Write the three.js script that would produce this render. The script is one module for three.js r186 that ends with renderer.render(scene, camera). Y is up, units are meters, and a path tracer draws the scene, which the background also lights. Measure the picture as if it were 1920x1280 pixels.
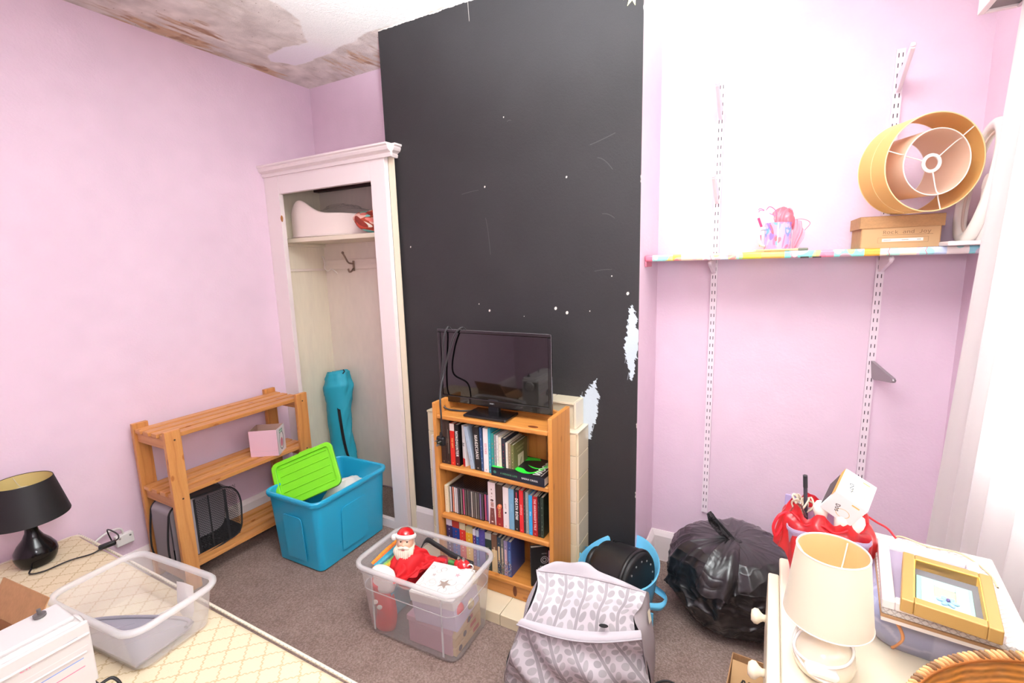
import * as THREE from 'three';
import { RoundedBoxGeometry } from 'three/addons/geometries/RoundedBoxGeometry.js';
import { mergeGeometries, mergeVertices, toCreasedNormals } from 'three/addons/utils/BufferGeometryUtils.js';

// ---------- camera, sky, light, exposure ----------
const scene = new THREE.Scene();
const renderer = new THREE.WebGLRenderer({ antialias: true });
renderer.toneMapping = THREE.LinearToneMapping;
renderer.toneMappingExposure = 1.04;
renderer.shadowMap.enabled = true;
const camera = new THREE.PerspectiveCamera(71.207, 1.5, 0.05, 50);
camera.rotation.order = 'YXZ';
camera.position.set(2.5441, 1.4195, 2.1684);
camera.rotation.set(-0.1624, 0.4999, -0.0268);
{ // overcast sky, seen only through the curtained window
  const w = 64, h = 32, d = new Float32Array(w * h * 4);
  for (let y = 0; y < h; y++) for (let x = 0; x < w; x++) {
    const e = Math.max(0, (y + .5) / h * 2 - 1), k = 4.5 + 2 * e, i = (y * w + x) * 4;
    d[i] = k * .97; d[i + 1] = k * 1.0; d[i + 2] = k * 1.05; d[i + 3] = 1;
  }
  const sky = new THREE.DataTexture(d, w, h, THREE.RGBAFormat, THREE.FloatType);
  sky.mapping = THREE.EquirectangularReflectionMapping; sky.magFilter = THREE.LinearFilter; sky.needsUpdate = true;
  scene.background = sky;
}
// the photographer's flash, tilted up so that its light comes off the ceiling and the top of the alcove wall
const flash = new THREE.SpotLight(0xf1fbff, 98, 0, 0.77, 1, 2);
flash.position.set(2.56, 1.56, 2.06); flash.target.position.set(2.2, 2.5, 1.5);
flash.castShadow = true; flash.shadow.radius = 4;
scene.add(flash, flash.target);
const flashSpill = new THREE.PointLight(0xf4fcff, 2.3, 0, 2); // what leaves the front of the flash head directly
flashSpill.position.set(2.56, 1.58, 2.08); flashSpill.castShadow = true; flashSpill.shadow.radius = 6;
scene.add(flashSpill);

// ---------- helpers ----------
let seed = 20240;
const rnd = () => { seed = (seed * 1664525 + 1013904223) >>> 0; return seed / 4294967296; };
const rr = (a, b) => a + (b - a) * rnd();
const taken = {};
const numbered = (n) => { const base = n.replace(/_\d{3}$/, ''); const k = taken[base] = (taken[base] ?? -1) + 1; return k ? `${base}_${String(k).padStart(3, '0')}` : base; };
const V3 = (x, y, z) => new THREE.Vector3(x, y, z);
function shade(o) { o.castShadow = true; o.receiveShadow = true; return o; }
function thing(name, label, category, pos = [0, 0, 0], turn = 0, group) {
  const o = new THREE.Group(); o.name = numbered(name); scene.add(o);
  o.position.set(...pos);
  if (Array.isArray(turn)) o.rotation.set(...turn); else o.rotation.y = turn;
  o.userData = { label, category }; if (group) o.userData.group = group;
  return o;
}
function part(parent, name, geo, m, pos, rot, label) {
  const o = shade(new THREE.Mesh(geo, m)); o.name = name; parent.add(o);
  if (pos) o.position.set(...pos); if (rot) o.rotation.set(...rot);
  if (label) o.userData.label = label;
  return o;
}
function struct(name, geo, m, label) {
  const o = shade(new THREE.Mesh(geo, m)); o.name = numbered(name); scene.add(o);
  o.userData = { kind: 'structure' }; if (label) o.userData.label = label; return o;
}
function copy(src, label, pos, turn) {
  const c = src.clone(); c.name = numbered(src.name); scene.add(c);
  if (pos) c.position.set(...pos); if (turn !== undefined) c.rotation.y = turn;
  c.userData = { ...src.userData, label }; return c;
}
// ---------- noise ----------
const hash = (x, y, s = 0) => { let n = Math.imul(x | 0, 374761393) ^ Math.imul(y | 0, 668265263) ^ Math.imul(s | 0, 1274126177); n = Math.imul(n ^ (n >>> 13), 1274126177); return ((n ^ (n >>> 16)) >>> 0) / 4294967296; };
const sm = (t) => t * t * (3 - 2 * t);
function noise(x, y, s = 0, px = 0, py = 0) {
  const xi = Math.floor(x), yi = Math.floor(y), fx = sm(x - xi), fy = sm(y - yi);
  const w = (i, p) => p ? ((i % p) + p) % p : i;
  const a = hash(w(xi, px), w(yi, py), s), b = hash(w(xi + 1, px), w(yi, py), s), c = hash(w(xi, px), w(yi + 1, py), s), d = hash(w(xi + 1, px), w(yi + 1, py), s);
  return a + (b - a) * fx + (c - a) * fy + (a - b - c + d) * fx * fy;
}
const fbm = (x, y, s = 0, o = 4) => { let v = 0, a = .5, t = 0; for (let i = 0; i < o; i++) { v += a * noise(x, y, s + i * 7); t += a; x *= 2; y *= 2; a *= .5; } return v / t; };
const n3 = (x, y, z, s = 0) => (noise(x + z * .73, y + z * .41, s) + noise(y - x * .37, z + x * .61, s + 3) + noise(z + y * .53, x - y * .29, s + 5)) / 3;
const clamp = (v, a = 0, b = 1) => Math.min(b, Math.max(a, v));
const smooth = (a, b, v) => sm(clamp((v - a) / (b - a)));
// ---------- textures ----------
function dataTex(w, h, f, srgb = true) {
  const d = new Uint8Array(w * h * 4);
  for (let y = 0; y < h; y++) for (let x = 0; x < w; x++) { const c = f(x / w, y / h, x, y), i = (y * w + x) * 4; d[i] = clamp(c[0], 0, 255); d[i + 1] = clamp(c[1] ?? c[0], 0, 255); d[i + 2] = clamp(c[2] ?? c[0], 0, 255); d[i + 3] = c[3] ?? 255; }
  const t = new THREE.DataTexture(d, w, h); t.magFilter = THREE.LinearFilter; t.minFilter = THREE.LinearMipmapLinearFilter;
  t.wrapS = t.wrapT = THREE.RepeatWrapping; if (srgb) t.colorSpace = THREE.SRGBColorSpace; t.needsUpdate = true; return t;
}
function canvasTex(w, h, draw, wrap = false) {
  const c = document.createElement('canvas'); c.width = w; c.height = h; const g = c.getContext('2d'); draw(g, w, h);
  const t = new THREE.CanvasTexture(c); t.colorSpace = THREE.SRGBColorSpace; if (wrap) t.wrapS = t.wrapT = THREE.RepeatWrapping; return t;
}
const scaled = (t, u, v = u) => { const c = t.clone(); c.repeat.set(1 / u, 1 / v); c.needsUpdate = true; return c; };
const hex = (h) => { const c = new THREE.Color(h); const s = c.clone().convertLinearToSRGB(); return [s.r * 255, s.g * 255, s.b * 255]; };
const mat = (color, roughness = .6, o = {}) => new THREE.MeshStandardMaterial({ color, roughness, side: THREE.DoubleSide, ...o });
const phys = (color, roughness = .5, o = {}) => new THREE.MeshPhysicalMaterial({ color, roughness, side: THREE.DoubleSide, ...o });
// ---------- geometry ----------
const box = (w, h, d, r = .003, s = 1) => { const q = Math.min(r, w * .49, h * .49, d * .49); return q < 2e-4 ? new THREE.BoxGeometry(w, h, d).toNonIndexed() : new RoundedBoxGeometry(w, h, d, s, q); };
const at = (g, x, y, z, rx = 0, ry = 0, rz = 0) => { g.applyMatrix4(new THREE.Matrix4().compose(V3(x, y, z), new THREE.Quaternion().setFromEuler(new THREE.Euler(rx, ry, rz)), V3(1, 1, 1))); return g; };
const span = (x0, x1, y0, y1, z0, z1, r = .002, s = 1) => at(box(x1 - x0, y1 - y0, z1 - z0, r, s), (x0 + x1) / 2, (y0 + y1) / 2, (z0 + z1) / 2);
const merge = (list) => { list = list.map((g) => { const n = g.index ? g.toNonIndexed() : g; for (const k of Object.keys(n.attributes)) if (!['position', 'normal', 'uv'].includes(k)) n.deleteAttribute(k); if (!n.attributes.uv) n.setAttribute('uv', new THREE.BufferAttribute(new Float32Array(n.attributes.position.count * 2), 2)); n.clearGroups?.(); return n; }); return mergeGeometries(list); };
// uv in metres on the face's own plane, u along the grain
function uvm(g, grain = 'x', ou = 0, ov = 0) {
  if (g.index) g = g.toNonIndexed();
  const p = g.attributes.position, n = p.count, uv = new Float32Array(n * 2), a = V3(), b = V3(), c = V3(), k = 'xyz'.indexOf(grain);
  for (let i = 0; i < n; i += 3) {
    a.fromBufferAttribute(p, i); b.fromBufferAttribute(p, i + 1); c.fromBufferAttribute(p, i + 2);
    const m = b.clone().sub(a).cross(c.clone().sub(a)), w = [Math.abs(m.x), Math.abs(m.y), Math.abs(m.z)], ax = w.indexOf(Math.max(...w));
    let u = k, v = 3 - k - ax; if (ax === k) { u = (k + 1) % 3; v = (k + 2) % 3; }
    [a, b, c].forEach((q, j) => { uv[(i + j) * 2] = q.getComponent(u) + ou; uv[(i + j) * 2 + 1] = q.getComponent(v) + ov; });
  }
  g.setAttribute('uv', new THREE.BufferAttribute(uv, 2)); return g;
}
const lathe = (pts, s = 48) => new THREE.LatheGeometry(pts.map(([r, y]) => new THREE.Vector2(Math.max(r, 1e-4), y)), s);
const tube = (pts, r = .003, n = 40, s = 8, closed = false) => new THREE.TubeGeometry(new THREE.CatmullRomCurve3(pts.map((q) => V3(...q)), closed, 'centripetal'), n, r, s, closed);
const extr = (shape, depth, bevel = .002, holes = 12) => new THREE.ExtrudeGeometry(shape, { depth, bevelEnabled: bevel > 0, bevelThickness: bevel, bevelSize: bevel, bevelSegments: 2, curveSegments: holes });
const poly = (pts) => new THREE.Shape(pts.map(([x, y]) => new THREE.Vector2(x, y)));
function roundRect(w, d, r, n = 6) { // loop of [x, z]
  const o = []; r = Math.min(r, w / 2 - 1e-4, d / 2 - 1e-4);
  for (const [cx, cz, a0] of [[w / 2 - r, d / 2 - r, 0], [-w / 2 + r, d / 2 - r, 1], [-w / 2 + r, -d / 2 + r, 2], [w / 2 - r, -d / 2 + r, 3]])
    for (let i = 0; i <= n; i++) { const a = (a0 + i / n) * Math.PI / 2; o.push([cx + r * Math.cos(a), cz + r * Math.sin(a)]); }
  return o;
}
function loft(loops, { cap0 = false, cap1 = false, crease = .7 } = {}) { // loops of [x, y, z], all closed and of one length
  const n = loops[0].length, pos = [], idx = [];
  loops.forEach((l) => l.forEach((q) => pos.push(...q)));
  for (let i = 0; i + 1 < loops.length; i++) for (let j = 0; j < n; j++) { const a = i * n + j, b = i * n + (j + 1) % n; idx.push(a, a + n, b, b, a + n, b + n); }
  const cap = (i, flip) => { const k = pos.length / 3, c = [0, 0, 0]; loops[i].forEach((q) => q.forEach((v, m) => c[m] += v / n)); pos.push(...c); for (let j = 0; j < n; j++) { const a = i * n + j, b = i * n + (j + 1) % n; flip ? idx.push(k, b, a) : idx.push(k, a, b); } };
  if (cap0) cap(0, false); if (cap1) cap(loops.length - 1, true);
  const g = new THREE.BufferGeometry(); g.setAttribute('position', new THREE.Float32BufferAttribute(pos, 3)); g.setIndex(idx);
  return crease ? toCreasedNormals(g, crease) : (g.computeVertexNormals(), g);
}
// open plastic tub: outer wall up, rolled rim, inner wall down
function tub(w, d, W, D, h, { r = .03, R = .045, th = .004, lip = .02, drop = .03, n = 6 } = {}) {
  const L = (a, b, q, y) => roundRect(a, b, q, n).map(([x, z]) => [x, y, z]);
  return loft([L(w - .02, d - .02, r, 0), L(w, d, r + .005, .008), L(W, D, R, h - drop), L(W + lip, D + lip, R + lip / 2, h - drop), L(W + lip * 1.3, D + lip * 1.3, R + lip / 2, h - drop * .6), L(W + lip * 1.25, D + lip * 1.25, R + lip / 2, h - .004), L(W + lip, D + lip, R + lip / 2, h), L(W + .002, D + .002, R, h), L(W - th * 1.5, D - th * 1.5, R, h - .005), L(W - th * 2, D - th * 2, R - th, h - drop), L(w - th * 2, d - th * 2, r, .012), L(w - .02 - th * 2, d - .02 - th * 2, r - th, .006)], { cap0: true, cap1: true, crease: .6 });
}
// smooth sheet through a net of points
function sheet(net, nu = 6, nv = 6, bump) {
  const rows = net.map((r) => new THREE.CatmullRomCurve3(r.map((q) => V3(...q)), false, 'centripetal').getPoints((r.length - 1) * nu));
  const m = rows[0].length, cols = [];
  for (let j = 0; j < m; j++) cols.push(new THREE.CatmullRomCurve3(rows.map((r) => r[j]), false, 'centripetal').getPoints((net.length - 1) * nv));
  const k = cols[0].length, pos = [], uv = [], idx = [];
  for (let i = 0; i < k; i++) for (let j = 0; j < m; j++) {
    const q = cols[j][i]; pos.push(q.x, q.y, q.z); uv.push(j / (m - 1), i / (k - 1));
    if (i && j) { const a = (i - 1) * m + j - 1; idx.push(a, a + 1, a + m, a + 1, a + m + 1, a + m); }
  }
  const g = new THREE.BufferGeometry(); g.setAttribute('position', new THREE.Float32BufferAttribute(pos, 3)); g.setAttribute('uv', new THREE.Float32BufferAttribute(uv, 2)); g.setIndex(idx); g.computeVertexNormals();
  if (bump) { const p = g.attributes.position, nn = g.attributes.normal; for (let i = 0; i < p.count; i++) { const h = bump(uv[2 * i], uv[2 * i + 1], p.getX(i), p.getY(i), p.getZ(i)); p.setXYZ(i, p.getX(i) + nn.getX(i) * h, p.getY(i) + nn.getY(i) * h, p.getZ(i) + nn.getZ(i) * h); } g.computeVertexNormals(); }
  return g;
}
const uvScale = (g, a, b, oa = 0, ob = 0) => { const u = g.attributes.uv; for (let i = 0; i < u.count; i++) u.setXY(i, u.getX(i) * a + oa, u.getY(i) * b + ob); return g; };
const displace = (g, f) => { const p = g.attributes.position; const q = V3(); for (let i = 0; i < p.count; i++) { q.fromBufferAttribute(p, i); f(q, i); p.setXYZ(i, q.x, q.y, q.z); } g.computeVertexNormals(); return g; };

// ---------- shared surfaces ----------
const paintBump = dataTex(512, 512, (u, v, x, y) => { const n = .5 * noise(u * 90, v * 90, 1, 90, 90) + .35 * noise(u * 36, v * 36, 2, 36, 36) + .15 * noise(u * 200, v * 200, 3, 200, 200); return [n * 255]; }, false);
const wallTone = dataTex(512, 512, (u, v) => { const n = .6 * noise(u * 5, v * 5, 11, 5, 5) + .4 * noise(u * 23, v * 23, 12, 23, 23), k = 244 + 11 * n; return [k, k - 1 + n, k]; });
const pinkWall = mat(0xefd3e3, .62, { map: scaled(wallTone, 1.3), bumpMap: scaled(paintBump, .5), bumpScale: .0006 });
const whiteGloss = phys(0xf3e6e4, .38, { clearcoat: .25, clearcoatRoughness: .3 });
const creamGloss = mat(0xe9dcc4, .45);
function woodTex(base, dark, s) {
  const b = hex(base), d = hex(dark);
  return dataTex(1024, 512, (u, v) => { // u: 1 m along the grain, v: 0.4 m across
    const warp = noise(u * 3, v * 6, s, 3, 6) * .9 + noise(u * 9, v * 14, s + 1, 9, 14) * .25;
    const ring = Math.abs(((v * 11 + warp) % 1) - .5) * 2, fine = noise(u * 26, v * 300, s + 2, 26, 300), pore = noise(u * 60, v * 420, s + 3, 60, 420);
    let k = .34 * Math.pow(ring, 4) + .2 * fine + .08 * (pore > .76 ? 1 : 0) + .18 * noise(u * 4, v * 3, s + 4, 4, 3);
    for (let q = 0; q < 7; q++) { const cu = hash(q, 1, s), cv = hash(q, 2, s), du = (u - cu), dv = (v - cv) * .4, rr2 = Math.sqrt(du * du * .5 + dv * dv * 1.6); if (rr2 < .012) k += .9 * (1 - smooth(.004, .012, rr2)); }
    k = clamp(k); return [0, 1, 2].map((i) => b[i] + (d[i] - b[i]) * k);
  });
}
const woodMat = (t, rough = .42) => phys(0xffffff, rough, { map: scaled(t, 1, .4), clearcoat: .2, clearcoatRoughness: .4 });
const rackWood = woodMat(woodTex(0xd99b5c, 0xa8622b, 31)), rackWood2 = woodMat(woodTex(0xd19252, 0x9c5a28, 57));
const pine = woodMat(woodTex(0xd4914a, 0xae6a28, 83)), pine2 = woodMat(woodTex(0xcd8942, 0xa56124, 97));
const clearPlastic = phys(0xffffff, .26, { transmission: .88, thickness: 0, ior: 1.25 });
const clearRim = phys(0xffffff, .4, { transmission: .74, thickness: 0, ior: 1.3 });
const blackPlastic = phys(0x141416, .35), blackMatt = mat(0x1b1a1c, .75), blackCable = mat(0x161517, .5);
const whitePlastic = phys(0xf2eeea, .35), metal = mat(0xb9b6b2, .3, { metalness: .9 });
const cardboard = mat(0xb98a5f, .8, { map: dataTex(128, 256, (u, v) => { const n = noise(u * 60, v * 12, 5, 60, 12) * 14 + noise(u * 8, v * 8, 6, 8, 8) * 10; return [231 + n, 231 + n, 231 + n]; }) });
const paper = mat(0xf4f1ec, .8);

// ================= STRUCTURE =================
const RX = 3.118, RZ = 3.6, H = 2.5;
{ // carpet
  const col = dataTex(512, 512, (u, v, x, y) => { const a = hash(x, y, 3), b = noise(u * 110, v * 110, 4, 110, 110), c = noise(u * 9, v * 9, 5, 9, 9); const k = -26 + 34 * b + 22 * a + 10 * c; return [130 + k, 108 + k, 99 + k]; });
  const bmp = dataTex(512, 512, (u, v, x, y) => [255 * (.6 * noise(u * 130, v * 130, 6, 130, 130) + .4 * hash(x, y, 7))], false);
  const g = uvm(span(-.1, RX + .1, -.1, 0, -.1, RZ + .1, 0), 'x');
  struct('floor', g, mat(0xffffff, .95, { map: scaled(col, .5), bumpMap: scaled(bmp, .5), bumpScale: .004 }), 'short brown-grey carpet');
}
const sdf = (x, z, P) => { let d = 1e9, inside = false; for (let i = 0, j = P.length - 1; i < P.length; j = i++) { const [ax, az] = P[i], [bx, bz] = P[j], ex = bx - ax, ez = bz - az, t = clamp(((x - ax) * ex + (z - az) * ez) / (ex * ex + ez * ez)); d = Math.min(d, Math.hypot(x - ax - ex * t, z - az - ez * t)); if ((az > z) !== (bz > z) && x < (bx - ax) * (z - az) / (bz - az) + ax) inside = !inside; } return inside ? d : -d; };
const SKIM = [[.72, .98], [.68, .75], [.64, .58], [.5, .43], [.36, .46], [.2, .42], [.15, .37], [.22, .26], [.4, .25], [.6, .29], [.85, .33], [3.3, .3], [3.3, 3.3], [.86, 3.3]];
{ // ceiling: old plaster with brown water stains near the left wall, a smooth white skim patch, white paint further in
  const S = 3.4, T = canvasTex(1024, 1024, (g, w, h) => {
    const im = g.createImageData(w, h), K = S / w;
    for (let j = 0; j < h; j++) for (let i = 0; i < w; i++) {
      const x = i * K - .1, z = j * K - .1;
      const n = fbm(x * 5, z * 5, 41, 5), n2 = fbm(x * 16, z * 16, 42, 4), st = fbm(x * 46 + n * 3, z * 9, 44, 5);
      // white skim coat inside a ragged outline, bare plaster outside it
      const sd = sdf(x, z, SKIM) + (n - .5) * .07 + (n2 - .5) * .012, white = smooth(-.006, .008, sd), smoothCoat = smooth(.72, .5, x + .3 * z);
      let c = [244, 240, 236];
      const pl = [222 + 30 * (n2 - .5) * 2 - 14 * smooth(.5, .8, st), 211 + 31 * (n2 - .5) * 2 - 17 * smooth(.5, .8, st), 204 + 31 * (n2 - .5) * 2 - 21 * smooth(.5, .8, st)];
      const m = 1 - white, wh = white;
      c = c.map((q, k) => q + (pl[k] - q) * m); c = c.map((q, k) => q + ([240, 232, 238][k] - q) * wh * smoothCoat);
      // brown stain by the left wall: streaky, ragged
      const s1 = Math.max(0, 1 - Math.hypot((x - .05) / .16, (z - .8) / .33)), s2 = Math.max(0, 1 - Math.hypot((x - .2) / .11, (z - .78) / .2)) * .8, s3 = Math.max(0, 1 - Math.hypot((x - .02) / .07, (z - .3) / .2)), s4 = Math.max(0, 1 - Math.hypot((x - .55) / .35, (z - .12) / .2)) * .62;
      const sm0 = Math.max(s1, s2, s3, s4), sv = smooth(.25, .8, sm0 * 1.15 + (st - .5) * 1.5 - .08) * smooth(0, .15, sm0) * (1 - wh);
      const bq = smooth(.42, .6, n2), br = [206 - 52 * bq, 158 - 50 * bq, 112 - 36 * bq];
      c = c.map((q, k) => q + (br[k] - q) * sv * (.45 + .5 * n2));
      if (m > .5 && hash(i, j, 9) > .9994) c = [110, 80, 60];
      const o = (j * w + i) * 4; im.data[o] = c[0]; im.data[o + 1] = c[1]; im.data[o + 2] = c[2]; im.data[o + 3] = 255;
    }
    g.putImageData(im, 0, 0);
  });
  const g = span(-.1, RX + .1, H, H + .1, -.1, RZ + .1, 0), p = g.attributes.position, uv = g.attributes.uv;
  for (let i = 0; i < p.count; i++) uv.setXY(i, (p.getX(i) + .1) / S, 1 - (p.getZ(i) + .1) / S);
  const bt = scaled(paintBump, .12);
  struct('ceiling', g, mat(0xffffff, .85, { map: T, bumpMap: bt, bumpScale: .002 }), 'stained plaster ceiling with a white skim patch');
}
struct('wall_left', uvm(span(-.1, 0, 0, H, -.1, RZ + .1, 0), 'z'), pinkWall, 'pale pink painted wall');
struct('wall_back', uvm(span(-.1, RX + .1, 0, H, -.1, 0, 0), 'x'), pinkWall, 'pale pink painted wall of the alcove');
struct('wall_front', uvm(span(-.1, RX + .1, 0, H, RZ, RZ + .1, 0), 'x'), pinkWall);
struct('wall_right', uvm(merge([span(RX, RX + .1, 0, .85, -.1, RZ + .1, 0), span(RX, RX + .1, 2.12, H, -.1, RZ + .1, 0), span(RX, RX + .1, .85, 2.12, -.1, .5, 0), span(RX, RX + .1, .85, 2.12, 1.75, RZ + .1, 0)]), 'z'), pinkWall, 'pale pink painted wall with the window');
{ // chimney breast: pink box with a black painted front
  const XA = .8716, XB = 2.098, ZD = .3236;
  struct('wall_chimney', uvm(span(XA, XB, 0, H, 0, ZD - .002, 0), 'x'), pinkWall, 'chimney breast');
  const W = XB - XA, T = canvasTex(1024, 2048, (g, w, h) => {
    const im = g.createImageData(w, h);
    for (let j = 0; j < h; j++) for (let i = 0; i < w; i++) { const x = i / w * W, y = j / h * H, n = fbm(x * 7, y * 7, 61, 4), f = hash(i, j, 62), k = (n - .5) * 7 + (f - .5) * 4, o = (j * w + i) * 4; im.data[o] = 38 + k; im.data[o + 1] = 35 + k; im.data[o + 2] = 37 + k; im.data[o + 3] = 255; }
    g.putImageData(im, 0, 0);
    const X = (x) => (x - XA) / W * w, Y = (y) => (1 - y / H) * h;
    // unpainted margins with ragged edges
    g.fillStyle = '#e9dfd6';
    g.beginPath(); g.moveTo(0, 0); for (let i = 0; i <= 160; i++) g.lineTo(i / 160 * w, (i < 70 ? 3 : 1.5) * hash(i, 3, 5) + (hash(i >> 3, 2, 5) > .8 ? 3 : 1)); g.lineTo(w, 0); g.fill();
    g.beginPath(); g.moveTo(w, 0); for (let i = 0; i <= 400; i++) g.lineTo(w - .3 - (hash(i >> 2, 8, 5) > .955 ? 3 * hash(i, 6, 5) : 0), i / 400 * h); g.lineTo(w, h); g.fill();
    // bare plaster patches with brush-like ragged outlines
    const patch = (pts, s) => { g.fillStyle = '#c3cdd6'; g.beginPath(); const P = pts.map(([x, y]) => [X(x), Y(y)]); P.forEach((a, q) => { const b = P[(q + 1) % P.length]; for (let i = 0; i < 14; i++) { const t = i / 14, gq = q * 14 + i, e = 9 * (noise(gq * .31, s * 9, 3) - .5) + 9 * (noise(gq * .7, s * 7, 4) - .5) + 4 * (hash(gq, s, 6) - .5); const xx = a[0] + (b[0] - a[0]) * t + e, yy = a[1] + (b[1] - a[1]) * t + e * .7; q + i ? g.lineTo(xx, yy) : g.moveTo(xx, yy); } }); g.closePath(); g.fill();
      g.strokeStyle = 'rgba(196,206,216,.8)'; g.lineWidth = 1.5; for (let i = 0; i < 16; i++) { const a = P[i % P.length], b = P[(i * 3 + 2) % P.length], t = .3 + .4 * hash(i, s, 2); const x = a[0] + (b[0] - a[0]) * t, y = a[1] + (b[1] - a[1]) * t; g.beginPath(); g.moveTo(x, y); g.lineTo(x - 4, y + 26); g.stroke(); } };
    patch([[2.071, 1.25], [2.058, 1.21], [2.05, 1.15], [2.046, 1.08], [2.046, 1.04], [2.055, 1.02], [2.062, .98], [2.074, .945], [2.084, .97], [2.088, 1.03], [2.097, 1.04], [2.097, 1.15], [2.088, 1.16], [2.085, 1.22]], 1);
    patch([[1.93, .945], [1.91, .915], [1.895, .9], [1.875, .865], [1.845, .85], [1.827, .845], [1.822, .76], [1.83, .70], [1.88, .72], [1.89, .672], [1.908, .68], [1.91, .73], [1.93, .77], [1.933, .81], [1.931, .85], [1.94, .875], [1.928, .9]], 2);
    g.fillStyle = '#e6dcd2';
    for (const [x, y, r] of [[1.422, 1.751, 3], [1.803, 1.752, 3], [.989, 1.511, 3], [2.054, 1.292, 4.5], [1.425, 1.211, 4], [1.75, 1.228, 5], [1.801, 1.211, 5], [1.37, 1.24, 2], [1.99, 1.36, 2], [1.525, 2.02, 2], [1.9, 1.22, 2], [1.6, 1.19, 1.5]]) { g.beginPath(); g.ellipse(X(x), Y(y), r, r * 1.2, .4, 0, 7); g.fill(); }
    g.strokeStyle = 'rgba(150,140,142,.28)'; g.lineWidth = 2;
    for (const [x, y, dx, dy] of [[1.9, 1.86, .1, .03], [1.93, 1.81, .06, -.05], [1.95, 1.6, .05, -.02], [1.42, 1.62, .02, -.16], [1.3, 1.73, .09, .01], [1.92, 1.38, .07, .005], [1.54, 2.0, .02, .002]]) { g.beginPath(); g.moveTo(X(x), Y(y)); g.quadraticCurveTo(X(x + dx * .5), Y(y + dy * .2 + .006), X(x + dx), Y(y + dy)); g.stroke(); }
    g.strokeStyle = '#c9c0b8'; g.lineWidth = 1.6; g.beginPath(); g.moveTo(X(1.37), 0); g.lineTo(X(1.374), Y(2.42)); g.stroke();
  });
  const g = new THREE.BoxGeometry(W, H, .002).toNonIndexed(); at(g, XA + W / 2, H / 2, ZD - .001);
  struct('wall_chimney_face', g, mat(0xffffff, .66, { map: T, bumpMap: scaled(paintBump, .25, .15), bumpScale: .0004 }), 'black painted face of the chimney breast with white plaster patches');
}
{ // skirting boards
  const prof = (len) => extr(poly([[0, 0], [.018, 0], [.018, .125], [.012, .138], [.006, .148], [0, .148]]), len, 0); // along +z, thickness +x
  const paint = whiteGloss;
  const sk = (name, len, x, z, ry) => { const g = prof(len); at(g, x, 0, z, 0, ry, 0); struct(name, g, paint, 'white skirting board'); };
  sk('baseboard_left', RZ - .38, 0, .38, 0);
  { const g = prof(RX - 2.098); at(g, RX, 0, 0, 0, -Math.PI / 2, 0); struct('baseboard_back', g, paint, 'white skirting board of the alcove'); }
  { const g = prof(.3236); at(g, 2.098, 0, 0, 0, 0, 0); struct('baseboard_chimney', g, paint, 'white skirting board on the chimney return'); }
  { const g = prof(.23); at(g, 1.15, 0, .3236, 0, -Math.PI / 2, 0); struct('baseboard_chimney_front', g, paint, 'white skirting board under the black wall'); }
}
{ // window in the right wall, behind the curtain
  const w = new THREE.Group(); w.name = 'window_1'; w.userData = { kind: 'structure' }; scene.add(w);
  part(w, 'window_frame', merge([span(RX + .03, RX + .08, .85, .91, .5, 1.75), span(RX + .03, RX + .08, 2.06, 2.12, .5, 1.75), span(RX + .03, RX + .08, .91, 2.06, .5, .56), span(RX + .03, RX + .08, .91, 2.06, 1.69, 1.75), span(RX + .03, RX + .08, .91, 2.06, 1.1, 1.15)]), whitePlastic);
  part(w, 'pane', span(RX + .05, RX + .054, .91, 2.06, .56, 1.1, 0), phys(0xffffff, .02, { transmission: 1, thickness: 0 }));
  part(w, 'pane', span(RX + .05, RX + .054, .91, 2.06, 1.15, 1.69, 0), phys(0xffffff, .02, { transmission: 1, thickness: 0 }));
}
{ // curtain pelmet and curtain
  const t = thing('curtain_pelmet', 'white box pelmet with grey underside above the curtain', 'pelmet', [0, 0, 0]);
  part(t, 'fascia', span(2.985, 3.0, 2.035, 2.3, .35, 1.9), whiteGloss);
  part(t, 'end_board', span(3.0, RX, 2.035, 2.3, .35, .365), whiteGloss);
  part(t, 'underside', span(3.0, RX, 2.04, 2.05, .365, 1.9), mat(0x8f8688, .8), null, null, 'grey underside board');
  part(t, 'top_board', span(2.985, RX, 2.3, 2.315, .35, 1.9), whiteGloss);
  const c = thing('curtain', 'white sheer curtain hanging in folds over the window', 'curtain', [0, 0, 0]);
  const net = []; const N = 60;
  for (let i = 0; i <= 7; i++) { const y = 2.03 - i * .28, k = i / 7, row = []; for (let j = 0; j <= N; j++) { const s = j / N, z0 = .385 - .17 * Math.pow(k, 1.15); const z = z0 + s * (1.72 - z0), a = .014 + .012 * k; row.push([3.062 - .018 * k + a * Math.sin(s * 84 + 1.1 * Math.sin(k * 2 + s * 9)) - .006 * Math.sin(s * 31), y, z + .008 * Math.sin(s * 60 + k)]); } net.push(row); }
  part(c, 'cloth', sheet(net, 3, 3), phys(0xf6f3ee, .95, { transmission: .55, thickness: 0 }));
  part(c, 'hem', tube(net[7].map(([x, y, z]) => [x, y, z]), .006, 180, 5), phys(0xf6f3ee, .95, { transmission: .2, thickness: 0 }));
  part(c, 'curtain_wire', tube([[3.06, 2.034, .368], [3.06, 2.034, 1.8]], .004, 4, 8), metal);
}
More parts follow.
